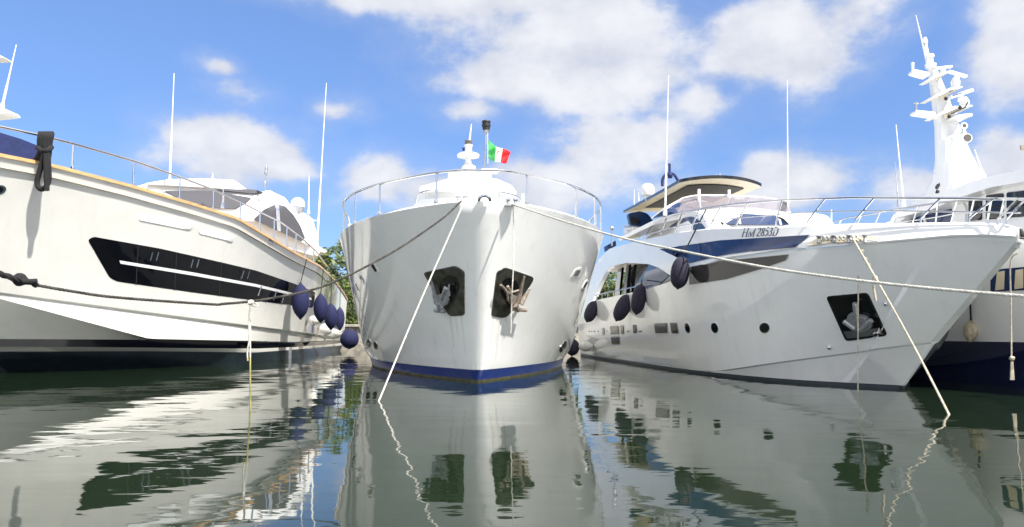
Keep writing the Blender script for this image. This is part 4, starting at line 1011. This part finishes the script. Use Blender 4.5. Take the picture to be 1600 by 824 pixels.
mb = MB(); mb.lathe([(.14, -.1), (.16, 0), (.08, .05), (.08, .2), (.12, .22), (.1, .3)], at(1454, 101, MT), n=12); mb.tube([at(1450, 90, MT), at(1446, 70, MT)], .05, 8); mb.lathe([(.06, -.06), (.075, .02), (.04, .14)], at(1445.5, 66, MT), n=10); mb.tube([at(1451, 102, MT), at(1450, 88, MT)], .08, 8)
obj('masthead_light', mb, WHITE, fm)
mb = MB(); mb.tube([at(1447, 92, MT), at(1431, 24, MT)], [.03, .012], 6); obj('whip_antenna', mb, WHITE, fm)
mb = MB(); mb.tube([at(1426, 112, MT-.3), at(1426, 101, MT-.3)], .04, 8); mb.ball(at(1426, 100, MT-.3), .05, n=10); obj('anemometer', mb, WHITE, fm)
mb = MB(); mb.tube([at(1431, 173, MT-.3), at(1431.5, 160, MT-.3)], .03, 6); mb.box(at(1431.5, 162, MT-.3), (.14, .03, .04)); obj('wind_vane', mb, GALV, fm)
mb = MB(); P = at(1511, 216, MT-.5); mb.lathe([(.07, -.2), (.13, -.14), (.14, .0), (.13, .03)], P, axis=(-.1, -1, .05), n=16, m=0); mb.lathe([(.11, .031), (.10, .05)], P, axis=(-.1, -1, .05), n=16, m=1); mb.tube([P, P+Vector((0, .1, .2))], .04, 6); obj('searchlight', mb, [WHITE, LENS], fm)
mb = MB(); P = at(1506, 197, MT-.4); mb.lathe([(.05, -.05), (.1, 0), (.1, .03)], P, axis=(0, -1, 0), n=14, m=0); mb.lathe([(.06, .031), (.05, .04)], P, axis=(0, -1, 0), n=14, m=1); mb.tube([P, P+Vector((0, 0, -.2))], .04, 6); obj('horn', mb, [WHITE, LENS], fm)
mb = MB()
for (x, y) in ((1464, 293), (1466, 290), (1465, 300)): mb.box(at(x, y, MT-.12), (.05, .1, .08))
mb.tube([at(1462, 302, MT), at(1466, 291, MT), at(1468, 286, MT)], .015, 5); obj('deck_socket', mb, RUBBER, fm)
whip(FY, (1412, 322), (1400, 195), 20, .024); whip(FY, (1404, 322), (1398.5, 253), 20, .016, m=GALV); whip(FY, (1538, 278), (1523, 234), 20.5, .025)
mb = MB(); P = at(1603, 231, 19); mb.box(P, (.28, .05, .12)); mb.tube([at(1606, 231, 19), at(1608, 262, 19)], .03, 6); obj('light_bracket', mb, RUST, FY)

# ================================================================== YACHT BEYOND THE LEFT EDGE
GB = Boat((-22.3, 21, 0), 0.05, 1)
GY = thing('motor_yacht', 'yacht beyond the left edge, only its white mast platform and thin antenna in view', 'yacht', GB.O, 'yachts moored bow-out in the harbour')
g_b = lambda a: .05 + 2.9*(1-(1-min(max(a, 0)/9, 1))**2.2)
mbG = hull_mesh(GB, [[(a, g_b(a+1)+.1, 2.8) for a in stations(-1, 22, 40)], [(a, g_b(a), -.02) for a in stations(0, 22, 40)], [(a, g_b(a)*.6, -.8) for a in stations(0, 22, 40)]], [0, 0], 0, .05)
obj('hull', mbG, [GEL], GY)
mb = MB(); mb.box(GB.W(12, 0, 3.9), (4.2, 8, 2.4)); obj('deck_house', mb, WHITE, GY, bevel=.3)
mp = at(-40, 200, 30)
mb = MB(); mb.tube([Vector((mp.x, 30, 4.5)), Vector((mp.x, 30, 8.5)), at(-34, 60, 30)], [.5, .3, .12], 12); mg = obj('mast', mb, WHITE, GY)
mb = MB(); mb.slab(rounded([(-40, 168), (0, 168.5), (8, 170), (13, 176), (0, 178), (-40, 182)], 2), 29.9, (0, .8, 0)); obj('mast_platform', mb, WHITE, mg, bevel=.02)
mb = MB(); mb.slab(rounded([(-40, 80), (0, 86), (6, 90), (0, 90), (-40, 92)], 2), 29.9, (0, .6, 0)); obj('mast_platform', mb, WHITE, mg, bevel=.02)
whip(mg, (3, 168), (25.5, 70), 30, .04)

# ================================================================== FENDERS
def fender(label, top, bot, w, Y, m, line_to=None, line_m=None, group='fenders hung along the yachts', lean=0.0, shape='long', cat='fender'):
    A, B = at(*top, Y), at(*bot, Y); ax = (A-B); h = ax.length; ax.normalize(); r = w*Y/F/2; c = A.lerp(B, .5)
    t = thing('boat_fender', label, cat, c, group)
    mb = MB()
    if shape == 'long':
        prof = [(.10, -.5), (.28, -.487), (.58, -.42), (.82, -.32), (.95, -.18), (1, 0), (.97, .16), (.86, .3), (.66, .41), (.38, .475), (.12, .5)] if m is FDARK else [(.10, -.5), (.16, -.495), (.42, -.43), (.70, -.33), (.90, -.2), (1, -.05), (1, .06), (.92, .2), (.74, .33), (.46, .43), (.2, .495), (.12, .5)]
    else:
        prof = [(math.sin(math.pi*i/12)*1.0, -.5*math.cos(math.pi*i/12)) for i in range(13)]; prof = [(max(.06, a), b) for a, b in prof]
    mb.lathe([(r*a, h*b) for a, b in prof], c, ax, 18); obj('body', mb, m, t, angle=60)
    mb = MB(); mb.lathe([(r*.14, h*.49), (r*.2, h*.5), (r*.16, h*.53), (r*.08, h*.55)], c, ax, 10); mb.lathe([(r*.1, -h*.53), (r*.17, -h*.5), (r*.12, -h*.48)], c, ax, 10); obj('end_eye', mb, RUBBER, t)
    if line_to:
        mb = MB(); mb.tube([A+ax*h*.03, (A+ax*h*.03).lerp(line_to, .5)+Vector((0, 0, 0)), line_to], .018, 6); obj('lanyard', mb, line_m or ROPED, t)
    return t
def l_rail_pt(px):
    a = a_at_px(LB, rail_b, L_RAIL, px, -5, 20); return LB.W(a, rail_b(a), LB.zfit(a, rail_b(a), L_SHEER)+.35), a
def l_fender(label, px_line, x, y0, y1, w, m=FNAVY, shape='long', dy=0.0):
    P, a = l_rail_pt(px_line); bs = l_sheer_b(a)+.12
    Yd = LB.W(a, bs, 0).y - dy
    edge = LB.W(a, l_sheer_b(a)+.08, LB.zfit(a, l_sheer_b(a), L_SHEER))
    return fender(label, (x, y0), (x, y1), w, Yd - .25, m, edge)
l_fender('long navy fender nearest the camera on the left yacht, over its black window', 473, 469.5, 444, 498, 27)
l_fender('second navy fender along the left yacht, tapering, just behind the largest one', 499, 501, 460, 504, 22)
l_fender('third navy fender along the left yacht, hanging close to the stern, wider than the last', 512, 517, 475, 515, 21)
l_fender('last and narrowest of the hanging navy fenders, at the left yacht stern', 527, 531, 481, 516, 15)
fender('round navy ball fender low over the water at the left yacht stern', (546, 515), (546, 545), 29, 36.5, FNAVY, at(530, 520, 37), shape='ball')
fender('small white fender hung below the second navy one on the left yacht', (493, 494), (491, 508), 13, skL.hit(492, 500).y-.25, FWHITE, skL.hit(494, 485, .1))
fender('white fender near the water below the third navy fender', (512, 506), (509, 524), 18, skL.hit(511, 515).y-.35, FWHITE, skL.hit(514, 492, .1))
fender('white fender beside the round navy ball, near the water at the stern', (527, 511), (524, 529), 18, skL.hit(526, 520).y-.5, FWHITE, skL.hit(529, 497, .1))
def r_edge(px, py): return skR.hit(px, py, .04) or at(px, py, 19)
def r_fender(label, top, bot, w, Y, to):
    return fender(label, top, bot, w, Y, FDARK, to)
pR = lambda px: RB.W(a_at_px(RB, rr_b, R_RAIL, px, -3, RA1), 0, 0)
def on_hull_Y(px, py, r): h = skR.hit(px, py); return (h.y if h else 22)-r
y1_ = on_hull_Y(1063, 448, .7)
r_fender('big dark fender hung against the blue glass of the right yacht', (1066, 402), (1059, 451), 29, y1_-.1, at(1103, 328, y1_+.2))
y2_ = on_hull_Y(998, 490, .95); r_fender('dark fender under the arch glass of the right yacht, right one of a close pair', (1002, 445), (994, 491), 23, y2_, sideR(1003, 438))
y3_ = on_hull_Y(973, 495, .95); r_fender('tilted dark fender left in the close pair under the right yacht opening', (983, 461), (963, 501), 24, y3_, sideR(985, 452))
y4_ = on_hull_Y(925, 498, .9); r_fender('dark tilted fender nearest the right yacht stern, beside the middle yacht', (931, 471), (917, 503), 20, y4_, sideR(934, 464))
fender('round dark ball fender at the right yacht stern, beside the middle yacht', (896, 530), (893, 556), 22, y4_+3.0, FDARK, at(899, 526, y4_+3.2), shape='ball')
fender('long white fender lying level at the right yacht stern by the ball fender', (904, 541), (927, 542), 16, y4_+1.0, FWHITE)
hF = skF.hit(1516, 515)
fender('weathered tan and white fender hanging on the navy and white hull at right', (1517, 501), (1516, 535), 20, hF.y-.12, FOLD, skF.hit(1519, 470, .05) or at(1519, 470, hF.y))
# lanyards left hanging on the right yacht side
mb = MB(); P = [at(1018, 352, 22.6), sideR(1000, 405)+RB.nv*.02, sideR(984, 452)+RB.nv*.02]; mb.tube(P, .012, 6)

# ================================================================== MOORING LINES
def line(label, pts, r, m, lay=9, cat='rope', name='mooring_line', group='mooring lines of the yachts', extra=None):
    path = catmull(pts, 10); mb = rope_mesh(path, r, lay)
    if extra: extra(mb)
    return tag(obj(name, mb, m, loc=path[0], angle=60), label, cat, group)
def knot(c, r, n=4, m=0, ax=None):
    def f(mb):
        rn = random.Random(int(c.x*1000))
        for k in range(n):
            a = Vector((rn.gauss(0, 1), rn.gauss(0, 1), rn.gauss(0, 1))).normalized(); b = a.orthogonal().normalized(); d = a.cross(b)
            mb.tube([c + (b*math.cos(q*.6)+d*math.sin(q*.6))*r*1.5 + a*r*(k-n/2)*.3 for q in range(12)], r*.8, 7, m)
    return f
wp = [(800, 319, 14.9), (880, 345.5, 13.6), (976, 373, 12.2), (1078, 395, 11.0), (1180, 415, 9.9), (1265, 428.5, 9.2), (1407, 446, 8.2), (1600, 463, 7.2), (1800, 476, 6.4), (2100, 486, 5.5)]
line('long white twisted rope running from the middle yacht bow across the right yacht', [at(*p) for p in wp], .0185, ROPEW, 8)
dp = [(721, 314, 14.85), (697, 337, 14.2), (666, 360, 13.6), (619, 391, 12.8), (569, 418.5, 12.1), (530, 437, 11.7), (486, 453.6, 11.3), (413, 468.5, 10.8), (350, 475, 10.4), (327, 475.5, 10.3), (182, 465, 9.5), (110, 455, 9.2), (58, 446, 9.0)]
line('dark weathered rope sagging from the middle yacht bow to the left edge', [at(*p) for p in dp], .020, ROPEG, 7)
kc = at(31, 437, 8.9)
ep = [(58, 446, 9.0), (44, 440, 8.9), (31, 438, 8.85), (0, 428, 8.7), (-160, 372, 8.0), (-300, 320, 7.5)]
def splice(mb):
    knot(kc, .035, 5)(mb); mb.tube([at(36, 441, 8.85), at(58, 440, 8.9)], .035, 8)
line('thick black eye rope knotted to the sagging dark rope at the left edge', [at(*p) for p in ep], .038, ROPED, 7, extra=splice)
c1 = at(391, 472, 10.65)
def tie(mb):
    knot(at(392, 473, 10.6), .02, 3)(mb); mb.tube(catmull([at(394, 478, 10.55), at(400, 478.5, 10.5), at(403, 476, 10.55), at(398, 474, 10.6)], 5), .011, 6)
    mb.tube(catmull([at(391, 478, 10.55), at(389, 500, 10.6), at(389.5, 530, 10.6), at(386.5, 548, 10.6), at(387, 564, 10.6)], 5), .012, 6)
o = line('thin cream line tied to the dark rope, hanging straight into the water at left', [c1, at(391, 520, 10.62), at(391, 575, 10.62), at(391, 643, 10.62)], .012, [ROPEW, ROPEY], 9, extra=tie)
for p in o.data.polygons:
    if (o.matrix_basis @ p.center).z < .75: p.material_index = 1
line('taut white rope from the middle yacht bow down to the water on its left', [at(727, 312, 14.85), at(660, 464, 13.4), water_pt(590, 627)+Vector((0, 0, -.05))], .016, ROPEW, 9)
line('thin worn rope hanging straight down from the middle yacht right bow chock', [at(802, 318, 14.9), at(802.5, 400, 14.6), at(800, 460, 14.55), at(798, 521, 14.6)], .013, ROPEW, 9)
rk0 = skR.hit(1337, 379, .1)
def rknots(mb):
    for q in ((1347, 393, .06), (1352, 405, .0), (1357, 414, 0)): knot(at(q[0], q[1], rk0.y-.1-(q[1]-379)*.012), .016, 2)(mb)
    knot(at(1367, 435, rk0.y-.95), .022, 3)(mb); mb.tube(catmull([at(1367, 436, rk0.y-.97), at(1365, 450, rk0.y-.97), at(1367, 462, rk0.y-.97), at(1368, 470, rk0.y-.97)], 5), .022, 7)
wr = water_pt(1486, 649)
line('tan rope from the right yacht bow opening, knotted, slanting into the water', [rk0, at(1372, 441, rk0.y-1.05), at(1430, 545, (rk0.y+wr.y)/2-.2), wr+Vector((0, 0, -.05))], .017, [ROPET], 9, extra=rknots)
hv = water_pt(1340.5, 612)
line('thin line hanging vertically into the water in front of the right yacht anchor', [at(1341, 386, hv.y-.1), at(1341, 460, hv.y-.08), at(1340.5, 540, hv.y), hv+Vector((0, 0, -.05))], .013, ROPET, 9)
def fr_tail(mb):
    knot(at(1581, 560, 12.8), .02, 4)(mb)
    for k2 in range(3): mb.tube([at(1580+k2, 565, 12.8), at(1579+k2*2.5, 594, 12.8)], .012, 6)
line('frayed knotted rope dangling above the water at the right edge', [at(1590, 396, 12.6), at(1579, 410, 12.7), at(1579.5, 480, 12.8), at(1580.5, 563, 12.8)], .014, ROPET, 9, extra=fr_tail)
